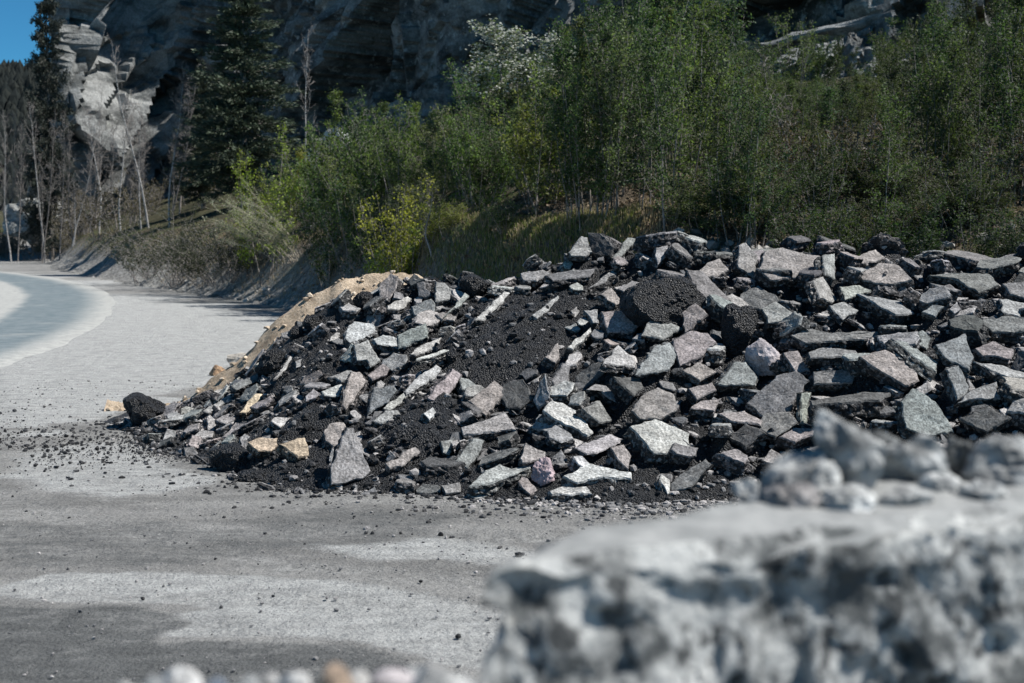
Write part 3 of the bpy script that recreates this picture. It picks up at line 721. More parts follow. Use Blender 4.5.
tag(lump("pink_stone", 546, 475, 26, 28, STONE_M, 4, 32, rough=.16, color=(.44, .35, .37), angular=9, fine=.10), "rough pink stone at the front foot beside the broad white slab", "stone")
tag(lump("white_stone", 588, 498 - 16, 7, 13, STONE_M, 3, 33, rough=.12, color=(.6, .6, .58), angular=9), "tiny white stone standing at the front foot", "stone") if False else None
# ---- fill pieces over the rest of the heap
NOFILL = [  # bare black crumbs between the pieces
    [(475,300),(560,288),(600,298),(562,330),(535,362),(515,395),(505,405),(470,385),(440,425),(420,440),(375,440),(372,430),(405,400),(462,372),(470,340)],
    [(375,430),(440,430),(450,455),(400,450),(372,470)], [(262,455),(330,440),(330,490),(275,492)],
    [(285,335),(345,345),(350,372),(340,382),(300,384),(275,395),(280,365)], [(245,415),(330,400),(338,425),(300,437),(250,436)],
    [(570,300),(640,290),(640,310),(575,325)]]
rng = np.random.default_rng(77)
placed = [(p['C'][0], p['C'][1], .16) for p in PIECES]
def covered(q, pad):
    for p in PIECES:
        if p.get('traced'):
            c = p['ctr']; P = c + (p['poly'] - c) * pad
            if in_poly(np.array([q[0]]), np.array([q[1]]), P)[0]: return p
    return None
nfill = 0; tries = 0
MAXFILL = 300 - sum(p['noun'] == 'slab' for p in PIECES)
while nfill < MAXFILL and tries < 12000:
    tries += 1
    x = rng.uniform(-3.6, 5.4); yf = np.interp(x, HX, HYF); yc = np.interp(x, HX, HYC)
    y = yf + (yc - yf) * rng.uniform(-.02, 1.12)
    z = float(surf_h(x, y)); q = to_px((x, y, z))[0]
    if q[0] < 150 or q[0] > 1060 or q[1] > 520: continue
    black = any(in_poly(q[0:1], q[1:2], P)[0] for P in NOFILL)
    if black and rng.random() > .05: continue
    cov = covered(q, .85)
    if cov is not None: continue
    east = x > 1.2
    size = rng.uniform(.11, .26) if not east else rng.uniform(.17, .40)
    if black: size *= .6
    rad = size * .62
    if any((x - a) ** 2 + ((y - b) * .9) ** 2 < (rad * .62 + c * .42) ** 2 for a, b, c in placed): continue
    seed = 1000 + nfill; r2 = np.random.default_rng(seed)
    n = int(r2.integers(4, 8)); ang = np.sort((np.arange(n) + r2.uniform(-.33, .33, n)) / n * 2 * np.pi)
    el = r2.uniform(1.0, 1.8); rr = r2.uniform(.7, 1.1, n)
    uv = np.stack([np.cos(ang) * rr * el ** .5, np.sin(ang) * rr / el ** .5], 1) * size * .62
    ro = r2.uniform(0, np.pi); uv = uv @ np.array([[math.cos(ro), math.sin(ro)], [-math.sin(ro), math.cos(ro)]])
    e = .12; gxn = (surf_h(x + e, y) - surf_h(x - e, y)) / (2 * e); gyn = (surf_h(x, y + e) - surf_h(x, y - e)) / (2 * e)
    N = np.array([-gxn, -gyn, 1]) + r2.normal(0, [.33, .35, .0], 3)
    if east and r2.random() < .55: N = np.array([r2.normal(0, .16), r2.normal(-.12, .16), 1])   # stacked flat, broken edge outwards
    N /= np.linalg.norm(N); tilt = math.degrees(math.acos(N[2])); az = math.degrees(math.atan2(N[0], -N[1]))
    U, V, N = frame_of(tilt, az)
    th = r2.uniform(.06, .11) if not east else r2.uniform(.09, .17)
    tone = r2.choice(['white', 'pale', 'grey', 'teal', 'mid', 'dark', 'pink'], p=[.09, .26, .20, .06, .18, .06, .15] if not east else [.02, .12, .22, .12, .27, .12, .13])
    col = np.array(TONE[tone]) * (1 + r2.normal(0, .10)) * (1 + r2.normal(0, .02, 3))
    C = np.array([x, y, z + th * r2.uniform(.3, .8)])
    o = link("asphalt_slab", slab_mesh("asphalt_slab", uv, U, V, N, th, seed, 1.2), loc=C); o.color = (*np.clip(col, .02, .8), 1)
    W = C + uv[:, 0:1] * U + uv[:, 1:2] * V
    PIECES.append(dict(o=o, poly=to_px(W), ctr=to_px(C)[0], C=C, W=W, U=U, V=V, N=N, th=th, tilt=tilt, az=az, tone=tone, ref=None, noun='slab', traced=False))
    placed.append((x, y, size)); nfill += 1
# the many small broken bits between them, too many to count: one mass
mbs = MB(); ns = 0
for k in range(4200):
    if ns >= 900: break
    x = rng.uniform(-3.7, 5.6); yf = np.interp(x, HX, HYF); yc = np.interp(x, HX, HYC); y = yf + (yc - yf) * rng.uniform(-.06, 1.1)
    z = float(surf_h(x, y)); q = to_px((x, y, z))[0]
    if any(in_poly(q[0:1], q[1:2], P)[0] for P in NOFILL) and rng.random() > .06: continue
    if rng.random() < .7 and covered(q, .8) is not None: continue
    size = rng.uniform(.035, .11); r2 = np.random.default_rng(9000 + k); n = int(r2.integers(4, 7)); ang = np.sort((np.arange(n) + r2.uniform(-.33, .33, n)) / n * 2 * np.pi)
    uv = np.stack([np.cos(ang) * 1.25, np.sin(ang) * .8], 1) * r2.uniform(.7, 1.1, (n, 1)) * size
    U, V, N = frame_of(abs(r2.normal(28, 22)), r2.uniform(-180, 180) if r2.random() < .5 else r2.normal(0, 50)); th = size * r2.uniform(.5, 1.1)
    c_, s_ = math.cos(r2.uniform(0, 6.28)), 0; a_ = r2.uniform(0, 6.28); U, V = U * math.cos(a_) + V * math.sin(a_), V * math.cos(a_) - U * math.sin(a_)
    me = slab_mesh("bit", uv, U, V, N, th, 9000 + k, 1.3); vv = np.zeros(len(me.vertices) * 3); me.vertices.foreach_get("co", vv)
    vv = vv.reshape(-1, 3) + [x, y, z + th * r2.uniform(-.3, .35) - np.interp(x, [-1, 2], [.02, .05])]
    by = {}
    for p_ in me.polygons: by.setdefault((p_.material_index, len(p_.vertices)), []).append(tuple(p_.vertices))
    o0 = mbs.n; mbs.v.append(vv); mbs.n += len(vv)
    for (mi, _), fl in by.items(): mbs.f.append((np.array(fl) + o0, mi))
    bpy.data.meshes.remove(me); ns += 1
tag(mbs.build("small_asphalt_rubble", [m_slab_face(True), m_slab_broken(True)]), kind="stuff")
print("slabs", sum(p['noun'] == 'slab' for p in PIECES), "tries", tries)

# ---- the crumbs the pieces lie in: surface raised under each leaning slab so that it is carried
hx = np.arange(-4.3, 6.6, .03); hy = np.arange(8.3, 17.2, .03); X, Y = np.meshgrid(hx, hy); Z0 = heap(X, Y)
qp = to_px(np.stack([X.ravel(), Y.ravel(), Z0.ravel()], 1)); bare = np.zeros(X.size, bool)
for P in NOFILL: bare |= in_poly(qp[:, 0], qp[:, 1], P)
bare = bare.reshape(X.shape).astype(float); kb = np.ones(9) / 9
for _ in range(2):
    bare = np.apply_along_axis(lambda a: np.convolve(a, kb, 'same'), 0, bare); bare = np.apply_along_axis(lambda a: np.convolve(a, kb, 'same'), 1, bare)
drop = np.interp(X, [-3.5, -1, 1, 2], [.02, .05, .08, .11]) * (1 - bare) - .02 * bare
Z0 = np.maximum(Z0 - drop * sstep(.03, .3, Z0), np.minimum(Z0, .02)); Z = Z0.copy()
for p in PIECES:
    if p['noun'] != 'slab': continue
    W = p['W'] ; N = p['N']; th = p['th']
    if N[2] < .35: continue
    Wl = W - N * th * .8
    i0, i1 = np.searchsorted(hx, [Wl[:, 0].min(), Wl[:, 0].max()]); j0, j1 = np.searchsorted(hy, [Wl[:, 1].min(), Wl[:, 1].max()])
    if i1 <= i0 or j1 <= j0: continue
    sx, sy = X[j0:j1, i0:i1], Y[j0:j1, i0:i1]
    c = Wl.mean(0); ins = in_poly(sx, sy, [tuple(c[:2] + (q[:2] - c[:2]) * .9) for q in Wl])
    pl = c[2] - (N[0] * (sx - c[0]) + N[1] * (sy - c[1])) / N[2]
    zz = Z[j0:j1, i0:i1]; up = np.where(ins & (pl > zz) & (pl < zz + .5), pl, zz); Z[j0:j1, i0:i1] = up
k5 = np.array([1, 2, 1]) / 4.
for _ in range(1):
    Z = np.apply_along_axis(lambda a: np.convolve(a, k5, 'same'), 0, Z); Z = np.apply_along_axis(lambda a: np.convolve(a, k5, 'same'), 1, Z)
Z = Z + (n2(X, Y, 9, 71, 4) * .030 + n2(X, Y, 26, 72, 2) * .016) * sstep(0, .1, Z0)
Z = np.where(Z0 < .004, -.05, Z)
mb = MB(); grid_mesh(mb, X, Y, Z)
base = tag(mb.build("asphalt_crumbs", CRUMB_M), kind="stuff")

# ---- loose chips: one mass of black crumbs and one of grey rubble
def chips(name, pts, sizes, mat, seed, flat=.75):
    rng = np.random.default_rng(seed); mb = MB(); var = []
    v0, f0 = ICO[1]
    for k in range(14):
        nn = rng.normal(size=(7, 3)); nn /= np.linalg.norm(nn, axis=1, keepdims=True); dt = v0 @ nn.T
        r = np.min(np.where(dt > .1, rng.uniform(.5, .95, 7) / np.maximum(dt, .1), 1.2), 1); var.append(v0 * np.minimum(r, 1.2)[:, None] * rng.uniform(.6, 1.2, 3))
    var = np.array(var); n = len(pts); q = rng.integers(0, 14, n); A = rng.uniform(0, 2 * np.pi, n); ca, sa = np.cos(A), np.sin(A)
    Vt = var[q] * sizes[:, None, None]; Vt[:, :, 2] *= flat
    xx = Vt[:, :, 0] * ca[:, None] - Vt[:, :, 1] * sa[:, None]; yy = Vt[:, :, 0] * sa[:, None] + Vt[:, :, 1] * ca[:, None]
    Vt = np.stack([xx, yy, Vt[:, :, 2]], -1) + np.asarray(pts)[:, None, :]
    mb.v.append(Vt.reshape(-1, 3)); mb.n = n * len(v0)
    mb.f.append(((f0[None] + (np.arange(n) * len(v0))[:, None, None]).reshape(-1, 3), 0))
    return tag(mb.build(name, mat), kind="stuff")
def zsurf(x, y):
    i = np.clip(((x - hx[0]) / .03).round().astype(int), 0, len(hx) - 1); j = np.clip(((y - hy[0]) / .03).round().astype(int), 0, len(hy) - 1)
    return np.maximum(Z[j, i], 0.0)
rng = np.random.default_rng(91)
n = 30000; x = rng.uniform(-3.9, 6, n); yf = np.interp(x, HX, HYF); yc = np.interp(x, HX, HYC); y = yf + (yc - yf) * rng.uniform(-.05, 1.15, n)
s = .004 + .036 * rng.random(n) ** 6
west = np.clip(.95 - .28 * (x - .2), .30, .95)
isb = rng.random(n) < west * .9
B = np.stack([x, y, zsurf(x, y) + s * .2], 1)
bl = [(B[isb], s[isb])]; gr = [(B[~isb], s[~isb] * 1.15)]
# spilled round the foot and over the yard in front of the west end
n = 9000; x = rng.uniform(-4.05, 2.5, n); off = rng.gamma(1.0, .36, n); yf = np.interp(x, HX, HYF); y = yf - off + .1
keep = (n2(x, y, 1.6, 81, 3) + rng.normal(0, .25, n)) > .0 - .2 * (off < .25)
x, y = x[keep], y[keep]; s = .006 + .022 * rng.random(len(x)) ** 6
isb = rng.random(len(x)) < np.clip(.85 - .33 * (x + 1.2), .15, .9)
P_ = np.stack([x, y, s * .3], 1); bl.append((P_[isb], s[isb])); gr.append((P_[~isb], s[~isb] * 1.15))
n = 3400; x = -3.2 - rng.gamma(1.4, 1.0, n) + rng.normal(0, .5, n); y = 12.9 + rng.normal(0, 1.25, n); keep = n2(x, y, 1.1, 83, 3) + rng.normal(0, .2, n) > .05
x, y = x[keep], y[keep]; s = .007 + .02 * rng.random(len(x)) ** 5; bl.append((np.stack([x, y, s * .3], 1), s))
n = 5200; x = rng.uniform(-6, 3, n); y = rng.uniform(5.6, 18, n); s = .004 + .012 * rng.random(n) ** 6; gr.append((np.stack([x, y, s * .3 + .004], 1), s))
n = 160; x = rng.uniform(-4, 1, n); y = rng.uniform(6.5, 11, n); s = .005 + .013 * rng.random(n) ** 3; bl.append((np.stack([x, y, s * .3], 1), s))
chips("loose_asphalt_crumbs", np.concatenate([a for a, _ in bl]), np.concatenate([b for _, b in bl]), m_chips("black_crumb_chips", (0.008, 0.0085, 0.0095), (0.06, 0.061, 0.064), .6), 3)
chips("loose_rubble", np.concatenate([a for a, _ in gr]), np.concatenate([b for _, b in gr]), m_chips("grey_rubble_chips", (0.12, 0.122, 0.125), (0.40, 0.38, 0.37)), 4)

# ---- tan heap of sandy gravel behind the west end
sx_ = [-3.6, -3.3, -2.85, -2.3, -1.87, -1.33, -.95, -.4]; sz_ = [.05, .26, .64, 1.07, 1.37, 1.50, 1.34, .4]
X, Y = np.meshgrid(np.arange(-4.3, .2, .035), np.arange(13.9, 17.6, .035))
zc = np.interp(X, sx_, sz_); Zs = zc - np.abs(Y - 15.45 - .1 * X) * .80; Zs = Zs + n2(X, Y, 1.6, 55, 4) * .14 + n2(X, Y, 6, 56, 4) * .045
Zs = np.where(Zs < -.05, -.05, Zs)
t = NT("tan_sandy_gravel"); v = t.pos(); cell = t.voro(v, 85, out="Color"); sp = t.n("ShaderNodeSeparateColor"); t.set(sp.inputs[0], cell)
c = t.mix(sp.outputs[0], (0.44, 0.345, 0.245), (0.60, 0.49, 0.37)); c = t.mix(t.ramp(t.noise(v, 5, 6, .7), .46, .66, 0, .7), c, (0.27, 0.205, 0.145)); c = t.scale(c, t.ramp(t.noise(v, 6, 5, .65), .32, .66, .7, 1.2))
SAND_M = t.surf(c, .95, t.bump(t.noise(v, 30, 6, .75), 1.0, .03), .2)
sand = link("sand_heap", None, loc=(-1.9, 15.5, 0)); tag(sand, "tan heap of sandy gravel behind the west end of the black heap", "gravel heap")
mb = MB(); grid_mesh(mb, X + 1.9, Y - 15.5, Zs); mb.build("sand", SAND_M, sand, smooth=True)
rng = np.random.default_rng(8); n = 4200; jx = rng.integers(0, X.shape[1], n); jy = rng.integers(0, X.shape[0], n); zz = Zs[jy, jx]; ok = zz > -.02
s = .004 + .045 * rng.random(n) ** 7
pp = np.stack([X[jy, jx] + 1.9, Y[jy, jx] - 15.5, np.maximum(zz, 0) + s * .3], 1)[ok]
o = chips("gravel", pp, s[ok], m_chips("tan_gravel_chips", (0.36, 0.28, 0.2), (0.64, 0.55, 0.44)), 12); o.parent = sand
for i, (px, py, w_, h_, colr, lb) in enumerate([(217, 371, 16, 11, (.36, .24, .15), "small rust-brown stone at the outer tip of the tan gravel"),
        (243, 360, 34, 15, (.5, .46, .40), "pale flat stone on the low end of the tan gravel"), (262, 367, 14, 9, (.62, .58, .5), "cream stone between tan gravel and the black angular clod")]):
    tag(lump("gravel_stone", px, py, w_, h_, STONE_M, 3, 60 + i, rough=.12, color=colr, angular=10, ground=True), lb, "stone")
# ================================================================ FOREGROUND: rough wall end with stones on it
def rough_block(name, corners, z0, z1, mat, cuts, seed, amp_side=.03, amp_top=.006, slope=0.0):
    """block over a four-cornered plan (a, b, c, d), broken faces displaced in depth"""
    bm = bmesh.new(); bmesh.ops.create_cube(bm, size=2); bmesh.ops.subdivide_edges(bm, edges=bm.edges[:], cuts=cuts, use_grid_fill=True)
    v = np.array([q.co[:] for q in bm.verts]); f = np.array([[q.index for q in p.verts] for p in bm.faces]); bm.free()
    u, w_, h = (v[:, 0] + 1) / 2, (v[:, 1] + 1) / 2, (v[:, 2] + 1) / 2
    a, b, c, d = [np.array(q, float) for q in corners]
    XY = (a[None] * ((1 - u) * (1 - w_))[:, None] + b[None] * (u * (1 - w_))[:, None] + c[None] * (u * w_)[:, None] + d[None] * ((1 - u) * w_)[:, None])
    P = np.concatenate([XY, (z0 + (z1 - z0) * h)[:, None]], 1)
    ctr = P.mean(0); side = np.maximum(sstep(.55, 1.0, np.abs(v[:, 0])), sstep(.55, 1.0, np.abs(v[:, 1]))); top = sstep(.9, 1.0, v[:, 2])
    face = side * (1 - .30 * sstep(.94, 1, v[:, 2]))
    nrm = np.stack([np.where(np.abs(v[:, 0]) > .999, np.sign(v[:, 0]), 0), np.where(np.abs(v[:, 1]) > .999, np.sign(v[:, 1]), 0), np.zeros(len(v))], 1)
    e1 = (b - a) / np.linalg.norm(b - a); e2 = (d - a) / np.linalg.norm(d - a)
    n3 = np.stack([nrm[:, 0] * e1[0] + nrm[:, 1] * e2[0], nrm[:, 0] * e1[1] + nrm[:, 1] * e2[1], np.zeros(len(v))], 1)
    lumps = fbm(P * 18, seed, 3); pits = fbm(P * 40, seed + 2, 3); big = fbm(P * 4, seed + 4, 2)
    disp = lumps * amp_side * 1.5 + np.minimum(pits, .08) * amp_side * 1.3 + big * amp_side * 1.3
    disp = disp - disp.mean() + .004; P = P + n3 * (disp * face)[:, None]
    P[:, 2] += top * (fbm(P * 7, seed + 7, 4) * amp_top * 2.2 - .020 * np.maximum(np.abs(v[:, 0]) - .93, 0) / .07 * (.5 + .5 * fbm(P * 12, seed + 9, 2)) - .022 * np.maximum(-v[:, 1] - .8, 0) / .2 * (1 + fbm(P * 11, seed + 8, 2)))
    mb = MB(); mb.add(P - [ctr[0], ctr[1], z0], f)
    return mb.build(name, mat, smooth=True, loc=(ctr[0], ctr[1], z0))
t = NT("crushed_concrete"); v = t.pos()
c = t.mix(t.ramp(t.noise(v, 13, 5, .62), .38, .6), (0.08, 0.086, 0.087), (0.43, 0.436, 0.425))
c = t.mix(t.ramp(t.noise(v, 17, 4, .6), .55, .63, 0, .9), c, (0.035, 0.038, 0.04))
c = t.mix(t.ramp(t.noise(v, 24, 3, .5, color=False), .62, .72, 0, .8), c, (0.50, 0.505, 0.49))
nz_ = t.n("ShaderNodeSeparateXYZ"); t.set(nz_.inputs[0], v)
CONC_M = t.surf(c, .9, t.bump(t.noise(v, 60, 4, .65), .8, .01), .25)
t = NT("dusty_concrete_top"); v = t.pos()
c = t.mix(t.ramp(t.noise(v, 18, 5, .65), .35, .62), (0.20, 0.208, 0.207), (0.285, 0.292, 0.288)); TOP_M = t.surf(c, .92, t.bump(t.noise(v, 70, 4, .7), .5, .006), .2)
zt = 1.535
blk = rough_block("stone_wall", [(-.032, 1.52), (1.05, 2.08), (.94, 2.38), (.05, 1.67)], 0.0, zt, [CONC_M, TOP_M], 90, 14, .026, .006)
me = blk.data
nn = np.zeros(len(me.polygons) * 3); me.polygons.foreach_get("normal", nn); nn = nn.reshape(-1, 3)
cc = np.zeros(len(me.polygons) * 3); me.polygons.foreach_get("center", cc); cc = cc.reshape(-1, 3)
me.polygons.foreach_set("material_index", ((nn[:, 2] > .75) & (cc[:, 2] > zt - .05)).astype(np.int32))
tag(blk, "massive rough-broken pale stone wall end filling the near corner beside the road", "stone wall")
low = rough_block("low_stone_wall", [(-.62, 1.27), (-.01, 1.26), (.0, 1.455), (-.62, 1.46)], 0.0, 1.405, [CONC_M], 40, 9, .02, .004)
tag(low, "low rough stone ledge at the bottom edge carrying a row of small pale stones", "stone ledge")

PEB_M = m_stone("pale_broken_stone", .35, 14, .01)
def on_wall(px, py, wpx, hpx, dist, zbase, seed, color, label, group, rough=.14, ang=6, sub=4, depth=.9, lean=0.0, lo=.42, name="loose_stone"):
    """a stone standing on the wall top at its own distance; its foot is at zbase"""
    rng = np.random.default_rng(seed); v, f = ICO[sub]
    nn = rng.normal(size=(ang, 3)); nn /= np.linalg.norm(nn, axis=1, keepdims=True); off = rng.uniform(lo, .9, ang); dt = v @ nn.T
    r = np.minimum(np.min(np.where(dt > .05, off / np.maximum(dt, .05), 9), 1), 1.15)
    r = r + fbm(v * 2 + seed, seed, 3) * rough + fbm(v * 8 + seed, seed + 1, 3) * .06
    r = r + fbm(v * 4 + seed, seed + 2, 3) * .22 * (lo < .6)
    P = v * r[:, None]; W_ = wpx * dist / FPX; d_ = rays(px, py); top = CAM_H + dist * (rays(px, py - hpx / 2)[2] / rays(px, py - hpx / 2)[1])
    H_ = max(hpx * dist / FPX, top - zbase)
    P = P / np.ptp(P, axis=0) * [W_, W_ * depth, H_]; P = P - [0, 0, P[:, 2].min()]; P[:, 0] += lean * (P[:, 2] / H_ - .3) * W_
    x = d_[0] / d_[1] * dist; mb = MB(); mb.add(P, f); o = mb.build(name, PEB_M, smooth=False, loc=(x, dist, top - H_ - .004)); o.color = (*color, 1)
    return tag(o, label, "stone", group)
GA = "loose stones piled on the rough wall"; pg, dk, wh = (.42, .43, .425), (.19, .2, .2), (.54, .55, .54)
T_ = zt - .012
for px, py, w_, h_, d_, sd, colr, lb, kw in [
    (846, 452, 74, 96, 2.00, 1, pg, "tallest pointed stone of the pile on the rough wall", dict(lean=-.12, ang=6)),
    (905, 466, 104, 78, 2.05, 22, wh, "broad pale stone right beside the pointed stone on the wall", dict(depth=.7, lean=.1)),
    (873, 462, 56, 70, 2.12, 3, dk, "dark stone in the gap behind the pointed stone on the wall", {}),
    (800, 474, 84, 64, 1.97, 4, pg, "slanting grey stone at the left foot of the pointed stone", dict(lean=.35)),
    (747, 493, 34, 36, 1.98, 5, wh, "small pale greenish stone at the outer left end of the wall pile", {}),
    (790, 497, 62, 40, 1.90, 6, (.33, .315, .31), "low brownish stone before the slanting grey one on the wall", {}),
    (846, 500, 64, 40, 1.89, 16, wh, "pale broken stone in front of the pointed stone on the wall", {}),
    (900, 500, 70, 38, 1.91, 7, pg, "flat grey stone lying before the broad pale one on the wall", {}),
    (943, 492, 52, 44, 1.98, 17, wh, "pale wedge between the broad pale stone and the dark upright one", dict(lean=-.2)),
    (966, 466, 50, 66, 2.10, 8, dk, "dark upright stone right of the broad pale one on the wall", {}),
    (1006, 468, 84, 72, 2.05, 9, pg, "grey stone cut off by the edge, last of the wall pile", {}),
    (985, 495, 60, 36, 1.95, 10, wh, "low pale stone in front of the dark upright one on the wall", {}),
    (760, 512, 40, 18, 1.90, 11, dk, "dark chip lying at the left front of the wall pile", {}),
    (870, 514, 30, 18, 1.86, 18, dk, "small dark chip on the wall before the pale broken stone", {}),
    (822, 482, 40, 48, 1.94, 19, wh, "pale splinter leaning against the pointed stone on the wall", dict(lean=.4)),
    (930, 514, 26, 14, 1.88, 20, pg, "tiny grey chip on the wall below the pale wedge", {})]:
    on_wall(px, py, w_, h_, d_, T_, sd, colr, lb, GA, **kw)
GB = "row of small stones along the low ledge"; z2 = 1.408
for i, (px, top, w_, d_, colr, lb, sb) in enumerate([
    (128, 680, 22, 1.62, (.6, .6, .58), "tiny pale stone at the far left end of the ledge row", 0),
    (181, 668, 48, 1.64, (.66, .655, .64), "rounded near-white stone, second in the ledge row", 0),
    (216, 677, 26, 1.67, (.2, .24, .3), "small bluish dark stone low between two pale ledge stones", 0),
    (246, 677, 34, 1.62, (.55, .56, .55), "low grey-white stone beside the bluish one on the ledge", 0),
    (291, 670, 66, 1.63, (.62, .62, .61), "wide flat whitish stone left of the orange-brown one", 0),
    (332, 664, 60, 1.60, (.42, .32, .24), "orange-brown stone with pale top on the ledge", 0),
    (391, 669, 74, 1.64, (.55, .51, .52), "broad pinkish-white stone between the orange-brown and the largest", 0),
    (437, 659, 86, 1.60, (.62, .62, .605), "largest whitish stone of the ledge row beside the wall", 0),
    (156, 676, 26, 1.61, (.45, .46, .45), "small grey stone between the tiny pale one and the rounded white one", 0),
    (264, 672, 36, 1.66, (.5, .5, .49), "grey stone wedged left of the wide flat whitish one", 0),
    (360, 671, 34, 1.66, (.58, .575, .56), "cream stone squeezed between the orange-brown and the broad pinkish one", 0),
    (413, 667, 34, 1.67, (.48, .49, .49), "pale grey stone behind the gap before the largest one", 0),
    (466, 672, 30, 1.60, (.55, .555, .55), "last little pale stone of the ledge row, touching the wall", 0)]):
    hp = 34; on_wall(px, top - 4 + hp / 2, w_, hp, d_ - .245, z2 - .006, 40 + i, colr, lb, GB, rough=.14, ang=8, lo=.62)
# ================================================================ VEGETATION
def tubes(mb, paths, sides=5, mat=0):
    for P, r in paths:
        P = np.asarray(P, float); r = np.asarray(r, float); n = len(P)
        T = np.gradient(P, axis=0); T /= np.linalg.norm(T, axis=1, keepdims=True) + 1e-9
        ref = np.array([0.31, 0.17, 0.05]) if abs(T[0, 2]) > .9 else np.array([0, 0, 1.0])
        A = np.cross(T, ref); A /= np.linalg.norm(A, axis=1, keepdims=True) + 1e-9; B = np.cross(T, A)
        a = np.arange(sides) / sides * 2 * np.pi
        V = P[:, None] + (A[:, None] * np.cos(a)[None, :, None] + B[:, None] * np.sin(a)[None, :, None]) * r[:, None, None]
        idx = np.arange(n * sides).reshape(n, sides); j = np.roll(idx, -1, 1)
        mb.add(V.reshape(-1, 3), np.stack([idx[:-1], j[:-1], j[1:], idx[1:]], -1).reshape(-1, 4), mat)

def leaves(mb, C, s, rng, ratio=.62, mat=0, dirs=None, droop=0):
    n = len(C)
    a = rng.normal(size=(n, 3)) if dirs is None else dirs + rng.normal(size=(n, 3)) * .35
    a[:, 2] -= droop; a /= np.linalg.norm(a, axis=1, keepdims=True); b = rng.normal(size=(n, 3)); b -= a * np.sum(a * b, 1, keepdims=True); b /= np.linalg.norm(b, axis=1, keepdims=True)
    s = np.asarray(s)[:, None]; V = np.stack([C - a * s, C + b * s * ratio, C + a * s, C - b * s * ratio], 1)
    mb.add(V.reshape(-1, 3), np.arange(n * 4).reshape(n, 4), mat)

def wander(p, d, L, n, rng, wob=.12, up=0.0):
    P = [np.array(p, float)]; d = np.array(d, float); d /= np.linalg.norm(d)
    for k in range(n):
        d = d + rng.normal(0, wob, 3) + [0, 0, up]; d /= np.linalg.norm(d); P.append(P[-1] + d * L / n)
    return np.array(P)
def at(P, t):
    k = t * (len(P) - 1); i = min(int(k), len(P) - 2); f = k - i; return P[i] * (1 - f) + P[i + 1] * f

def broadleaf(seed, h, stems=1, nb=26, leaf=.028, nleaf=3600, spread=.30, r0=.022, lean=.08, base_r=.1, low=.15, up=.10, elev=(30, 65), ntw=4, jit=.05):
    rng = np.random.default_rng(seed); tr = []; seg = []
    for s in range(stems):
        a = rng.uniform(0, 2 * np.pi); hh = h * (1 if s == 0 else rng.uniform(.6, .98)); le = rng.uniform(.3, 1) * lean * (1 if stems == 1 else 1.8)
        p0 = np.array([math.cos(a), math.sin(a), 0]) * base_r * (0 if s == 0 else rng.uniform(.3, 1)); p0[2] = -.15
        P = wander(p0, (math.cos(a) * le, math.sin(a) * le, 1), hh + .15, 9, rng, .045)
        tr.append((P, np.linspace(r0, r0 * .12, len(P)) * hh / h)); seg.append((P[5:], .35))
        for b in range(nb if stems == 1 else max(6, int(nb / stems * 1.5))):
            t = low + (1 - low) * rng.random() ** .8 * .98; az = rng.uniform(0, 2 * np.pi); el = R(rng.uniform(*elev))
            L = hh * spread * (1.08 - .8 * t) * rng.uniform(.55, 1.15); d = (math.cos(az) * math.sin(el), math.sin(az) * math.sin(el), math.cos(el))
            Q = wander(at(P, t), d, L, 5, rng, .12, up); tr.append((Q, np.linspace(r0 * .32 * (1.1 - t), .0022, len(Q)))); seg.append((Q, 1))
            for w_ in range(ntw):
                q0 = at(Q, rng.uniform(.25, 1)); dd = np.array(d) * .7 + rng.normal(0, .6, 3); W_ = wander(q0, dd, L * rng.uniform(.2, .5), 3, rng, .15, up * .5)
                tr.append((W_, np.linspace(.004, .0016, len(W_)))); seg.append((W_, 1.2))
    S0 = np.concatenate([p[:-1] for p, _ in seg]); S1 = np.concatenate([p[1:] for p, _ in seg]); wt = np.concatenate([np.full(len(p) - 1, w_) for p, w_ in seg]) * np.linalg.norm(S1 - S0, axis=1)
    k = rng.choice(len(S0), nleaf, p=wt / wt.sum()); C = S0[k] + (S1[k] - S0[k]) * rng.random((nleaf, 1)) + rng.normal(0, jit, (nleaf, 3))
    C = C[C[:, 2] > .02]
    return tr, C, rng

BARK = {}
def bark(name, lo, hi, spots=None):
    t = NT(name); v = t.coord(); c = t.mix(t.ramp(t.noise(t.mapping(v, (1, 1, .25)), 30, 4), .35, .65), lo, hi)
    if spots: c = t.mix(t.ramp(t.noise(t.mapping(v, (1, 1, 3)), 9, 3), .55, .64, 0, .9), c, spots)
    BARK[name] = t.surf(c, .85, None, .2); return BARK[name]
B_BROWN = bark("brown_bark", (0.10, 0.09, 0.08), (0.30, 0.275, 0.25)); B_BIRCH = bark("birch_bark", (0.27, 0.265, 0.26), (0.45, 0.445, 0.435), (0.05, 0.045, 0.042))
B_GREY = bark("grey_twigs", (0.12, 0.11, 0.105), (0.30, 0.275, 0.255)); B_STRAW = bark("dead_stems", (0.25, 0.22, 0.17), (0.45, 0.41, 0.34))
def leafmat(name, trans=.45, tint=(1.25, 1.35, .7), var=.5):
    t = NT(name); oc = t.ocol(); r = t.isl()
    return t.leaf(t.scale(oc, t.ramp(r, 0, 1, 1 - var, 1 + var)), trans, tint)
LEAF_M = leafmat("spring_leaves"); NEEDLE_M = leafmat("conifer_needles", .12, (1, 1, 1), .45)
t = NT("white_blossom"); BLOS_M = t.leaf(t.mix(t.isl(), (.36, .39, .32), (.66, .67, .61)), .35, (1, 1, 1))

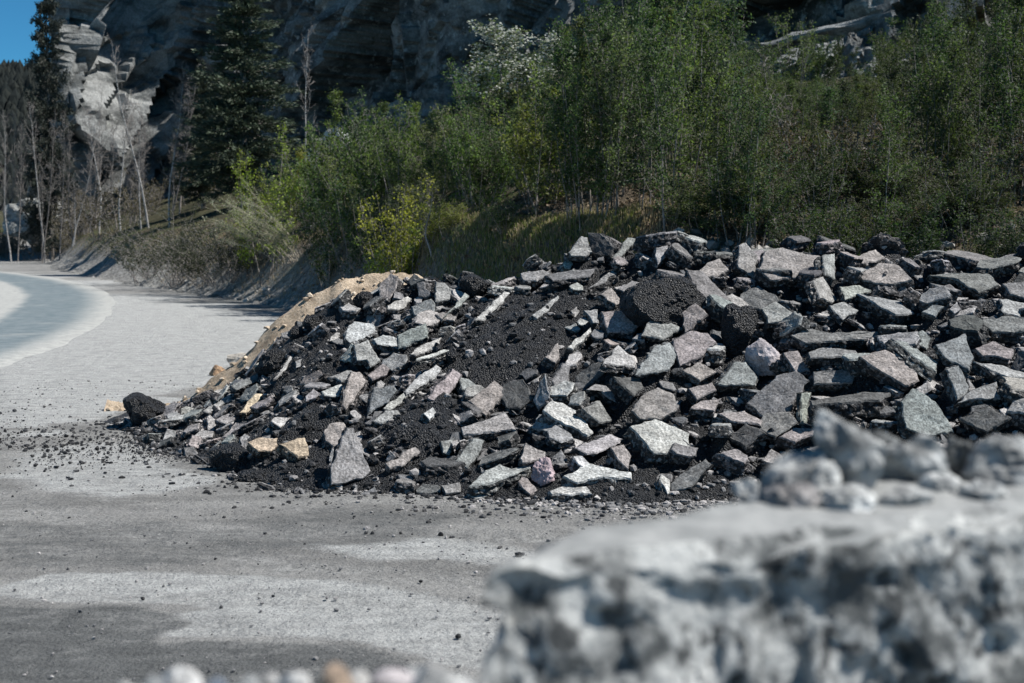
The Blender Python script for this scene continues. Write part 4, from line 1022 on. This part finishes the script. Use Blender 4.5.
def plant(name, tr, C, rng, leaf, trunk_mat, crown_name='crown', sides=5, extra=None, ratio=.62, leafm=None, twig_from=None):
    root = link(name, None)
    mb = MB(); tubes(mb, tr, sides); mb.build("trunk", trunk_mat, root, smooth=True)
    if C is not None and len(C):
        mb = MB(); leaves(mb, C, leaf * rng.uniform(.55, 1.25, len(C)), rng, ratio); mb.build(crown_name, leafm or LEAF_M, root)
    return root
def dup(root):
    r = root.copy(); COL.objects.link(r)
    for ch in list(root.children):
        c = ch.copy(); COL.objects.link(c); c.parent = r
    return r
def color_crown(root, col):
    for ch in root.children:
        if ch.name.split('.')[0] in ('crown', 'blossom'): ch.color = (*col, 1)
def place(root, x, y, s=1.0, rz=0.0, sz=None, tiltx=0, tilty=0):
    root.location = (x, y, float(terrain(x, y)) - .03); root.scale = (s, s, sz or s); root.rotation_euler = (tiltx, tilty, rz)

DG, MG, YG, BG = (.056, .086, .040), (.082, .122, .050), (.165, .205, .042), (.085, .11, .06)
rng0 = np.random.default_rng(2024)
used = {}
def fresh(key, build):
    """first use takes the built plant itself, later uses take copies of it and its parts"""
    if key not in used: used[key] = build(); return used[key]
    return dup(used[key])
def mk_birch(seed, **k):
    a = dict(h=3.4, nb=34, nleaf=2300, leaf=.029, spread=.26, r0=.020); a.update(k)
    return lambda: plant("birch_sapling", *broadleaf(seed, **a), a['leaf'], B_BROWN)
def mk_shrub(seed, **k):
    a = dict(h=2.2, stems=9, nb=54, nleaf=3300, leaf=.029, spread=.34, r0=.015, lean=.22, base_r=.25, low=.08); a.update(k)
    return lambda: plant("leafy_shrub", *broadleaf(seed, **a), a['leaf'], B_GREY)
VAR = [mk_birch(1), mk_birch(2, nb=26, spread=.20, nleaf=1700), mk_birch(3, stems=3, base_r=.3, nb=34, nleaf=2600, spread=.22), mk_birch(4, stems=5, base_r=.45, spread=.20, nleaf=2700), mk_birch(5, nb=36, nleaf=2500, spread=.34)]
SHR = [mk_shrub(11), mk_shrub(12, stems=6, spread=.4), mk_shrub(13, stems=12, nleaf=4000)]

TOPX = [180, 300, 330, 400, 450, 475, 520, 545, 580, 620, 700, 728, 750, 800, 880, 905, 930, 1100]
TOPY = [70, 85, 82, 62, 70, 90, 75, 45, 20, -30, -25, 20, 66, 74, 62, 30, 0, -40]
def wx(px, y): return (px - 512) / FPX * y
def ztop(py, y): return CAM_H + y * (230.3 - py) / FPX
def sap(px, y, tpy, kind, i, col, label, group, cat="tree", jitter=True):
    x = wx(px, y); zt_ = ztop(tpy, y); h = max(zt_ - float(terrain(x, y)), .6)
    key = (kind, i); root = fresh(key, (VAR if kind == 'b' else SHR)[i]); h0 = 3.4 if kind == 'b' else 2.2
    s = h / h0; sxy = np.clip(s, .55, 1.5) if kind == 'b' else np.clip(s, .6, 1.6)
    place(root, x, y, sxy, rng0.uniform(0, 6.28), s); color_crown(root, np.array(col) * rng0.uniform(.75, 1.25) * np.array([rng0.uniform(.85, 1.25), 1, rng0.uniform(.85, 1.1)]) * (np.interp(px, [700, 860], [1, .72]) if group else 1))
    return tag(root, label, cat, group)
G1 = "young birches crowding the bank east of the blossoming tree"; L1 = "slender dark green young birch in the dense thicket behind the heap's eastern half"
G2 = "green bushes in the thicket west of the blossoming tree"; L2 = "dense mid-green bush on the bank behind the heap's western half"
G3 = "low shrubs under the young birches"; L3 = "low leafy shrub in the brown undergrowth beneath the thicket's young birches"
# front row, middle and rear of the eastern thicket
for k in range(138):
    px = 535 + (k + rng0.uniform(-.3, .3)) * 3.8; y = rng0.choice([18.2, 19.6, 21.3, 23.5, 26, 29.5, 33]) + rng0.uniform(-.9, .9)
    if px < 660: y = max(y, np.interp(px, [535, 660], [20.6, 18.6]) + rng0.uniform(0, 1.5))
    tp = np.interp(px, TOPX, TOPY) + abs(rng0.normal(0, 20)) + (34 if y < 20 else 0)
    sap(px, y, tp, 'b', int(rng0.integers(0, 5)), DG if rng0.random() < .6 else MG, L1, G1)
for k in range(26):
    px = 545 + k * 20 + rng0.uniform(-10, 10); y = rng0.uniform(17.6, 19.5)
    if px < 660: continue
    sap(px, y, rng0.uniform(135, 185), 's', int(rng0.integers(0, 3)), DG, L3, G3, "shrub")
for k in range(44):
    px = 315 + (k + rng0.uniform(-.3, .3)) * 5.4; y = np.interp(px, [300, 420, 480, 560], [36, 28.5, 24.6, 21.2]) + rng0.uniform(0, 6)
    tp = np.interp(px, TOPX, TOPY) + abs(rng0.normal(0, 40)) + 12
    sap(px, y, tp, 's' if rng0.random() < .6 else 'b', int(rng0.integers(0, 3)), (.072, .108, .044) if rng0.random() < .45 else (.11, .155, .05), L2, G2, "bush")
for k in range(6):
    px = 330 + k * 20 + rng0.uniform(-6, 6); y = np.interp(px, [300, 420, 560], [35, 27.5, 21.5]) + rng0.uniform(-.4, .4)
    sap(px, y, rng0.uniform(165, 205), 's', int(rng0.integers(0, 3)), DG, "low dark bush at the foot of the bank behind the heap's western half", "low bushes at the foot of the west bank", "bush")
for k in range(30):
    px = 735 + k * 6.2 + rng0.uniform(-3, 3); y = rng0.uniform(26, 36)
    sap(px, y, np.interp(px, TOPX, TOPY) + rng0.uniform(-6, 26), 's' if rng0.random() < .5 else 'b', int(rng0.integers(0, 3)), MG if rng0.random() < .5 else DG, "leafy bush on the slope in front of the pale eastern outcrop", "bushes below the eastern outcrop", "bush")
for k in range(34):
    px = 300 + k * 22 + rng0.uniform(-9, 9); y = rng0.uniform(37, 46)
    sap(px, y, 230.3 - (float(terrain(wx(px, y), y)) + rng0.uniform(1.2, 2.6) - CAM_H) * FPX / y, 's' if rng0.random() < .7 else 'b', int(rng0.integers(0, 3)), DG if rng0.random() < .5 else MG, "bush far up the slope right under the cliff", "bushes along the foot of the cliff", "bush")
for px, tp in ((446, 228), (505, 214)):
    y = np.interp(px, [420, 480, 560], [26.4, 22.6, 19.6]) + rng0.uniform(0, .6)
    sap(px, y, tp + rng0.uniform(-8, 8), 's', int(rng0.integers(0, 3)), MG if px % 2 else (.12, .15, .045), "low fresh green bush on the grassy strip right behind the heap's crest", "low bushes on the grassy strip", "bush")
for k in range(15):
    px = 800 + k * 16 + rng0.uniform(-6, 6); y = rng0.uniform(16.6, 17.8)
    sap(px, y, rng0.uniform(188, 214), 's', int(rng0.integers(0, 3)), DG, L3, G3, "shrub")
for k in range(26):   # the thicket goes on beyond the picture's edge and shades its border
    px = 1050 + k * 12 + rng0.uniform(-5, 5); y = rng0.uniform(17.8, 30)
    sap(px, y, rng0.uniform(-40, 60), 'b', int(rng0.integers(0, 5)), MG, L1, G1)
# singled-out ones
sap(702, 24.5, -4, 'b', 4, YG, "tall young birch with yellow-green top beside the dark cliff hollow", None)
sap(668, 25.5, 0, 'b', 0, (.11, .15, .035), "tall bright green birch just west of the yellow-green topped one", None)
for px, y, tp, i in ((405, 26.5, 178, 0), (430, 26, 196, 1), (392, 27, 215, 2)):
    sap(px, y, tp, 's', i, YG, {0: "brightest yellow-green shrub behind the tan gravel heap", 1: "yellow-green shrub around the bent pale sapling stem", 2: "small light green shrub, lowest of the yellow-green ones"}[i], None, "shrub")
for px, y, tp, i, lb in ((268, 38.5, 118, 3, "upright bright green shrub with pale stems above the drooping willow"), (293, 39.5, 150, 1, "bright green shrub between the drooping willow and the white-stemmed birch"), (240, 40.5, 150, 2, "fresh green shrub just behind the drooping willow")):
    sap(px, y, tp, 'b', i, YG, lb, None, "shrub")
# blossoming tree
def mk_blossom():
    tr, C, rng = broadleaf(51, 4.2, stems=3, nb=60, nleaf=7000, spread=.36, r0=.03, base_r=.2, low=.25)
    root = plant("blossom_tree", tr, C, rng, .034, B_GREY)
    top = C[C[:, 2] > 2.3]; sel = top[rng.random(len(top)) < np.clip((top[:, 2] - 2.1) / 2.2, 0, .9)]
    P = np.repeat(sel[::2], 3, 0) + rng.normal(0, .045, (len(sel[::2]) * 3, 3)); mb = MB(); leaves(mb, P[:5200], np.full(len(P[:5200]), .026), rng, .9)
    mb.build("blossom", BLOS_M, root); return root
def put(root, px, y, tpy, h0, col, label, cat, group=None, rz=0, sxy=None):
    x = wx(px, y); h = ztop(tpy, y) - float(terrain(x, y)); s = h / h0; place(root, x, y, sxy or s, rz, s); color_crown(root, col); return tag(root, label, cat, group)
bt = mk_blossom(); put(bt, 497, 30, 38, 4.1, BG, "white blossoming tree rising over the green bushes in front of the cliff", "tree", sxy=1.35)

# bare birches and thin stems on the left
def mk_bare(seed, h, nb=40, spread=.22, r0=.055, elev=(20, 50), stems=1):
    tr, C, rng = broadleaf(seed, h, stems=stems, nb=nb, nleaf=10, spread=spread, r0=r0, lean=.10, base_r=.5, low=.25, up=.16, elev=elev, ntw=6)
    root = link("bare_birch", None); mb = MB(); nst = [q for q in tr if len(q[0]) == 10]; tubes(mb, nst, 7); mb.build("trunk", B_BIRCH, root, smooth=True)
    mb = MB(); tubes(mb, [(P, np.maximum(r, .007)) for P, r in tr if len(P) != 10], 4); mb.build("crown", B_GREY, root); return root
bares = [mk_bare(61, 8), mk_bare(62, 8, stems=2), mk_bare(63, 8, nb=30)]
for i, (px, y, tp, v_, lb) in enumerate([(12, 86, 120, 0, "leaning bare birch nearest the picture's left edge"), (46, 84, 105, 2, "thin white-stemmed bare birch second from the left edge"),
    (72, 80, 128, 1, "bare grey birch below the narrow cliff gully"), (100, 74, 112, 0, "dark bare birch below the tongue of pale rock"), (122, 68, 92, 2, "slender bare birch left of the twin-stemmed one"),
    (150, 64, 40, 1, "tall twin-stemmed bare birch in front of the pale cliff face"), (171, 60, 72, 0, "bare white birch beside the dark conifer")]):
    r = bares[v_] if i in (0, 1, 2) and v_ == {0: 0, 1: 2, 2: 1}[i] else dup(bares[v_])
    put(r, px, y, tp, 8, (.2, .18, .17), lb, "tree", "bare birches below the cliff", rz=i * 1.3, sxy=.9)
for k in range(15):
    r = dup(bares[k % 3]); px = -8 + k * 13.5 + rng0.uniform(-6, 6); put(r, px, np.interp(px, [0, 190], [92, 62]) + rng0.uniform(-2, 5), rng0.uniform(85, 150), 8, (.2, .18, .17), "thin grey leafless tree crowding between the white bare birches under the cliff", "tree", "grey leafless trees under the cliff", rz=k * 2.1, sxy=rng0.uniform(.6, .9))
    for ch in r.children: ch.material_slots[0].link = "OBJECT"; ch.material_slots[0].material = B_GREY
wb = dup(bares[2]); put(wb, 312, 41, 28, 8, (.2, .18, .17), "white-stemmed thin birch rising between conifer and green bushes", "tree", sxy=.55)
wb = dup(bares[0]); put(wb, 432, 25.4, 190, 8, (.2, .18, .17), "pale bent sapling stem at the edge behind the heap", "tree", sxy=.4)
wb = dup(bares[1]); put(wb, 795, 22, 52, 8, (.2, .18, .17), "nearly leafless twin-stemmed sapling in the gap below the pale outcrop", "tree", sxy=.4)
for ch in wb.children:
    if ch.name.startswith("trunk"): ch.data = ch.data.copy(); ch.data.materials[0] = B_BROWN

# conifers
def mk_conifer(seed, h, R0, nwh, needle, nn, name="conifer"):
    rng = np.random.default_rng(seed); tr = [(np.array([(0, 0, -.2), (0, .02, h * .5), (.03, 0, h)]), np.array([.018 * h, .011 * h, .004]))]; C = []; D = []
    for k in range(nwh):
        z = h * (.06 + .93 * (k + rng.random()) / nwh); L0 = R0 * (1 - z / h) ** .75 * (1 if z > .12 * h else .8) + .08
        for b in range(int(rng.integers(4, 7))):
            a = rng.uniform(0, 6.28); L = L0 * rng.uniform(.5, 1.15); d = np.array([math.cos(a), math.sin(a), rng.uniform(-.1, .35)]); Q = wander((0, 0, z), d, L, 5, rng, .10, -.02)
            tr.append((Q, np.linspace(.02 * L, .004, len(Q))))
            m = int(nn * L); t_ = rng.random(m) ** .7; base = np.array([at(Q, q) for q in t_]); side = rng.normal(0, .17 * (1 - .5 * t_)[:, None] * min(L, 1.4), (m, 3)) * [1, 1, .45]
            C.append(base + side); D.append(np.tile(d, (m, 1)) + side * 2)
    root = link(name, None); mb = MB(); tubes(mb, tr, 5); mb.build("trunk", B_BROWN, root)
    C = np.concatenate(C); D = np.concatenate(D); mb = MB(); leaves(mb, C, needle * rng.uniform(.6, 1.3, len(C)), rng, .3, dirs=D); mb.build("crown", NEEDLE_M, root); return root
cn = mk_conifer(71, 9, 2.5, 50, .085, 120)
put(cn, 246, 60, -40, 9, (.060, .080, .052), "big dark conifer between the bare birches and the green thicket", "tree", sxy=1.3)
c2 = dup(cn); put(c2, 205, 66, 60, 9, (.060, .075, .05), "smaller dark conifer leaning out left of the big one", "tree", sxy=.75)
for px, y, top, sx, lb in ((53, 89.5, -60, .85, "tall dark conifer hugging the outer edge of the pale cliff face"),):
    c4 = dup(cn); put(c4, px, y, top, 9, (.036, .044, .036), lb, "tree", sxy=sx)
for i, (px, y) in enumerate(((82, 96), (98, 97), (118, 98))):
    c4 = dup(cn); c4.location = (wx(px, y), y + 5, 18.6); c4.scale = (.8, .8, .8); color_crown(c4, (.028, .034, .028)); tag(c4, "dark conifer growing on top of the pale cliff face", "tree", "conifers on the cliff top")
# brown leafless scrub clinging to the cliff and far left slope
def mk_scrub(seed):
    tr, C, rng = broadleaf(seed, 3, stems=7, nb=60, nleaf=1400, spread=.35, r0=.03, lean=.3, base_r=.5, low=.2, ntw=5); root = link("brown_scrub", None)
    mb = MB(); tubes(mb, [(P, np.maximum(r, .010)) for P, r in tr], 4); mb.build("trunk", B_GREY, root); mb = MB(); leaves(mb, C, .05 * rng.uniform(.6, 1.2, len(C)), rng); mb.build("crown", LEAF_M, root); return root
sc = [mk_scrub(81), mk_scrub(82)]; first = [True, True]
for i in range(40):
    px = rng0.uniform(-10, 235); y = rng0.uniform(50, 95) if px > 90 else rng0.uniform(80, 100)
    y = max(y, np.interp(wx(px, y), TOE_X, TOE_Y) + 5); v_ = i % 2; r = sc[v_] if first[v_] else dup(sc[v_]); first[v_] = False
    place(r, wx(px, y), y, rng0.uniform(.45, 1.0), rng0.uniform(0, 6)); color_crown(r, np.array((.11, .095, .055)) * rng0.uniform(.6, 1.2)); tag(r, "brown half-bare scrub on the slope under the cliff, left of the conifers", "scrub", "brown scrub under the cliff")
for k in range(20):
    px = 690 + k * 17 + rng0.uniform(-7, 7); y = rng0.uniform(18.5, 25); r = dup(sc[k % 2]); h = ztop(rng0.uniform(100, 165), y) - float(terrain(wx(px, y), y))
    place(r, wx(px, y), y, h / 3 * .9, rng0.uniform(0, 6), h / 3); color_crown(r, np.array((.12, .085, .045)) * rng0.uniform(.6, 1.1)); tag(r, "brown twiggy half-bare bush standing among the eastern young birches", "bush", "brown twiggy bushes among the eastern birches")
# dark arching brambles, drooping willow
def mk_arch(seed, h, n, col_m, leaf, nleaf, dirx, name, tmat, fan=.5, drop=-.16, r=.012):
    rng = np.random.default_rng(seed); tr = []; S = []
    for i in range(n):
        a = rng.uniform(0, 6.28); d = (math.cos(a) * fan + dirx, math.sin(a) * fan, 1); P = wander((rng.normal(0, .35), rng.normal(0, .25), -.1), d, h * rng.uniform(.6, 1.25), 9, rng, .07, 0); P[:, 2] += drop * h * np.linspace(0, 1, 10) ** 2; P[:, 0] += dirx * h * .55 * np.linspace(0, 1, 10) ** 2
        tr.append((P, np.linspace(r, r * .25, 10))); S.append(P[2:])
        for q in range(5):
            Q = wander(at(P, rng.uniform(.35, .95)), (d[0] * 1.2 + rng.normal(0, .3), rng.normal(0, .4), .35), h * .3, 4, rng, .1, -.04); tr.append((Q, np.linspace(r * .5, r * .2, 5))); S.append(Q)
    A = np.concatenate([p[:-1] for p in S]); B = np.concatenate([p[1:] for p in S]); k = rng.choice(len(A), nleaf); C = A[k] + (B[k] - A[k]) * rng.random((nleaf, 1)) + rng.normal(0, .05, (nleaf, 3))
    return plant(name, tr, C, rng, leaf, tmat, sides=4, ratio=.3, leafm=col_m)
wl_ = mk_arch(91, 3.2, 26, LEAF_M, .05, 5200, -.55, "drooping_willow", B_STRAW, .25, -.14, .012); put(wl_, 296, 37.6, 192, 2.75, (.25, .265, .20), "pale grey-green willow drooping to the left over the dusty slope", "shrub")
br = mk_arch(92, 3.0, 34, LEAF_M, .05, 5600, .15, "bramble_bush", B_GREY, .75, -.2, .014); first_b = True
for px, y, tp, lb in ((182, 45.6, 204, "dark arching bush at the road bend, biggest and in front"), (152, 49.4, 210, "dark bush just left of the biggest arching one"), (212, 42.6, 214, "dark low bush between the arching bush and the willow"), (238, 41.2, 206, "dark bush right behind the drooping willow's tips")):
    r = br if first_b else dup(br); first_b = False; put(r, px, y, tp, 2.6, (.042, .050, .032), lb, "bush", rz=px)

# grass and dead stalks
def grass(name, pts, hgt, mat, seed, width=.006, bend=.5):
    rng = np.random.default_rng(seed); n = len(pts); a = rng.uniform(0, 6.28, n); d = np.stack([np.cos(a), np.sin(a), np.zeros(n)], 1); w_ = np.stack([-np.sin(a), np.cos(a), np.zeros(n)], 1) * (width * rng.uniform(.6, 1.4, n))[:, None]
    h = (hgt * rng.uniform(.5, 1.3, n))[:, None]; b = rng.uniform(.1, 1, n)[:, None] * bend; up = np.array([0, 0, 1.0])
    p0 = pts; p1 = pts + up * h * .6 + d * h * b * .35; p2_ = pts + up * h * (1 - .35 * b) + d * h * b
    V = np.stack([p0 - w_, p0 + w_, p1 + w_ * .7, p1 - w_ * .7, p2_], 1).reshape(-1, 3); o = np.arange(n)[:, None] * 5
    mb = MB(); mb.v.append(V); mb.n = len(V); mb.f.append((o + np.array([[0, 1, 2, 3]]), 0)); mb.f.append((o + np.array([[3, 2, 4]]), 0)); return tag(mb.build(name, mat), kind="stuff")
def gm(name, lo, hi, tr_=.35):
    t = NT(name); return t.leaf(t.mix(t.isl(), lo, hi), tr_, (1.1, 1.15, .8))
rng = np.random.default_rng(17)
def scatter(n, px0, px1, d0, d1, dens=None):
    px = rng.uniform(px0, px1, n); # distance beyond the toe
    y = np.full(n, 30.0); dd = rng.uniform(d0, d1, n)
    for _ in range(12): y = np.interp(wx(px, y), TOE_X, TOE_Y) * .5 + y * .5 + dd * .5
    y = np.minimum(y, 140)
    x = wx(px, y); keep = n2(x, y, .7, 19, 3) + rng.normal(0, .3, n) > -.12
    x, y = x[keep], y[keep]; return np.stack([x, y, terrain(x, y) - .02], 1)
grass("dry_grass", np.concatenate([scatter(9000, -20, 240, .8, 9), scatter(16000, -20, 335, .9, 5), scatter(14000, 330, 660, .3, 4.2), scatter(7000, 560, 1060, .4, 4.5)]), .12, gm("straw_grass", (.20, .155, .095), (.44, .36, .24)), 1)
grass("green_grass", np.concatenate([scatter(4000, -20, 200, 1.5, 9), scatter(16000, 425, 640, .2, 4.2), scatter(2500, 740, 800, .2, 2)]), .10, gm("fresh_grass", (.09, .12, .03), (.22, .25, .07)), 2)
grass("dead_leaf_litter", scatter(16000, 300, 1060, .1, 6), .06, gm("leaf_litter", (.08, .058, .04), (.25, .19, .135), .1), 3, width=.03, bend=1.2)
# stones along the toe of the bank
p = scatter(3200, -20, 330, -2.2, 1.5); q = scatter(4200, 640, 1060, -.6, 2.6)
chips("bank_rubble", np.concatenate([p, q]) + [0, 0, .02], np.concatenate([.02 + .13 * rng.random(len(p)) ** 7, .02 + .12 * rng.random(len(q)) ** 4]), m_chips("bank_stones", (0.12, 0.122, 0.12), (0.38, 0.37, 0.35)), 23)

# pale outcrop above the eastern thicket, stones on the left slope
def outcrop(px, y, tpy, wpx, hgt, seed, label, col, flat=.8, tilt=0):
    v, f = ICO[5]; rg = np.random.default_rng(seed); nn = rg.normal(size=(16, 3)); nn /= np.linalg.norm(nn, axis=1, keepdims=True); off = rg.uniform(.6, .95, 16); dt = v @ nn.T
    r = np.minimum(np.min(np.where(dt > .05, off / np.maximum(dt, .05), 9), 1), 1.2) + fbm((v @ np.array([[.82, 0, .57], [0, 1, 0], [-.57, 0, .82]])) * [1.5, 2, 3.2] + seed, seed, 4) * .26 + fbm(v * 9 + seed, seed + 1, 3) * .08
    P = v * r[:, None]; W_ = wpx * y / FPX; P = P / np.ptp(P, axis=0) * [W_, W_ * flat, hgt]; P[:, 2] += P[:, 0] * tilt
    x = wx(px, y); mb = MB(); mb.add(P, f); o = mb.build("rock_outcrop", OUT_M, loc=(x, y, ztop(tpy, y) - hgt / 2)); o.color = (*col, 1); return tag(o, label, "rock")
t = NT("outcrop_rock"); v = t.coord(); oc = t.ocol(); mp = t.n("ShaderNodeMapping"); t.set(mp.inputs[0], v); mp.inputs["Rotation"].default_value = (R(12), R(62), R(25)); mp.inputs["Scale"].default_value = (.6, .8, 1.5)
c = t.scale(oc, t.ramp(t.noise(mp.outputs[0], 1.1, 7, .72), .34, .62, .38, 1.12)); c = t.mix(t.ramp(t.noise(v, 1.2, 5, .7), .58, .68, 0, .8), c, (.05, .055, .03))
OUT_M = t.surf(c, .9, t.bump(t.noise(v, 6, 6, .7), 1.0, .1), .2)
outcrop(40, 92, 195, 70, 3.4, 9, "grey boulder on the far left slope behind the bare birches", (.36, .37, .36))
outcrop(335, 46, 130, 60, 2.6, 10, "pale boulder between the white-stemmed birch and the bushes", (.5, .51, .5), tilt=.3)

# ================================================================ LABELS OF THE BROKEN SLABS
G_SLAB = "broken asphalt slabs of the heap"
SL = [p for p in PIECES if p['noun'] == 'slab']
refs = [p for p in SL if p['ref']]
def dims(p):
    W = p['W']; c = W.mean(0); q = np.stack([(W - c) @ p['U'], (W - c) @ p['V']], 1)
    ev = np.sqrt(np.maximum(np.linalg.eigvalsh(np.cov(q.T)), 1e-9)); return ev[1] / ev[0], np.linalg.norm(np.ptp(q, axis=0)), len(W)
def describe(p):
    el, size, n = dims(p); sw = 'small ' if size < .26 else ('large ' if size > .5 else '')
    shape = 'narrow slab' if el > 2.3 else ('three-cornered slab' if n <= 3 else ('thick block' if p['th'] > .115 else 'slab'))
    if p['tilt'] < 22: pose = 'lying flat'
    elif p['tilt'] > 57: pose = 'standing steeply'
    elif abs(p['az']) < 22: pose = 'leaning forward'
    else: pose = 'tipped east' if p['az'] > 0 else 'tipped west'
    return sw + TWORD[p['tone']], shape, pose
def direction(p, r):
    d = p['ctr'] - r['ctr']; dx, dy = d[0], d[1]
    if abs(dx) > 2.2 * abs(dy): return 'right of' if dx > 0 else 'left of'
    if abs(dy) > 2.2 * abs(dx): return 'below' if dy > 0 else 'above'
    return ('below' if dy > 0 else 'above') + ' and ' + ('right' if dx > 0 else 'left') + ' of'
used_labels = set()
def words_ok(s): return 4 <= len(s.split()) <= 16
for p in refs:
    s = p['ref'][4:]; tag(p["o"], s + ' of the rubble heap' if len(s.split()) < 11 else s, "asphalt slab", G_SLAB, "thing"); used_labels.add(p['o']['label'])
for p in SL:
    if p['ref']: continue
    a, shape, pose = describe(p); near = sorted(refs, key=lambda r: np.linalg.norm((p['ctr'] - r['ctr']) * [1, 1.3])); done = False
    for how in range(4):
        for k, r in enumerate(near[:7]):
            D = direction(p, r); ref = r['ref']; dist = np.linalg.norm(p['ctr'] - r['ctr'])
            j = 'just ' if dist < 34 else ('well ' if dist > 75 else '')
            s = [f"{a} {shape} {j}{D} {ref}", f"{a} {shape} {pose} {j}{D} {ref}", f"{a} {shape}, {pose}, {D} {ref}", f"lesser {a} {shape}, {pose}, {D} {ref}"][how]
            if words_ok(s) and s not in used_labels: done = True; break
        if done: break
    if not done: s = f"{a} {shape} {pose}, {D} {near[0]['ref']}"; print("LABEL COLLISION", s)
    used_labels.add(s); tag(p['o'], s, "asphalt slab", G_SLAB, "thing")
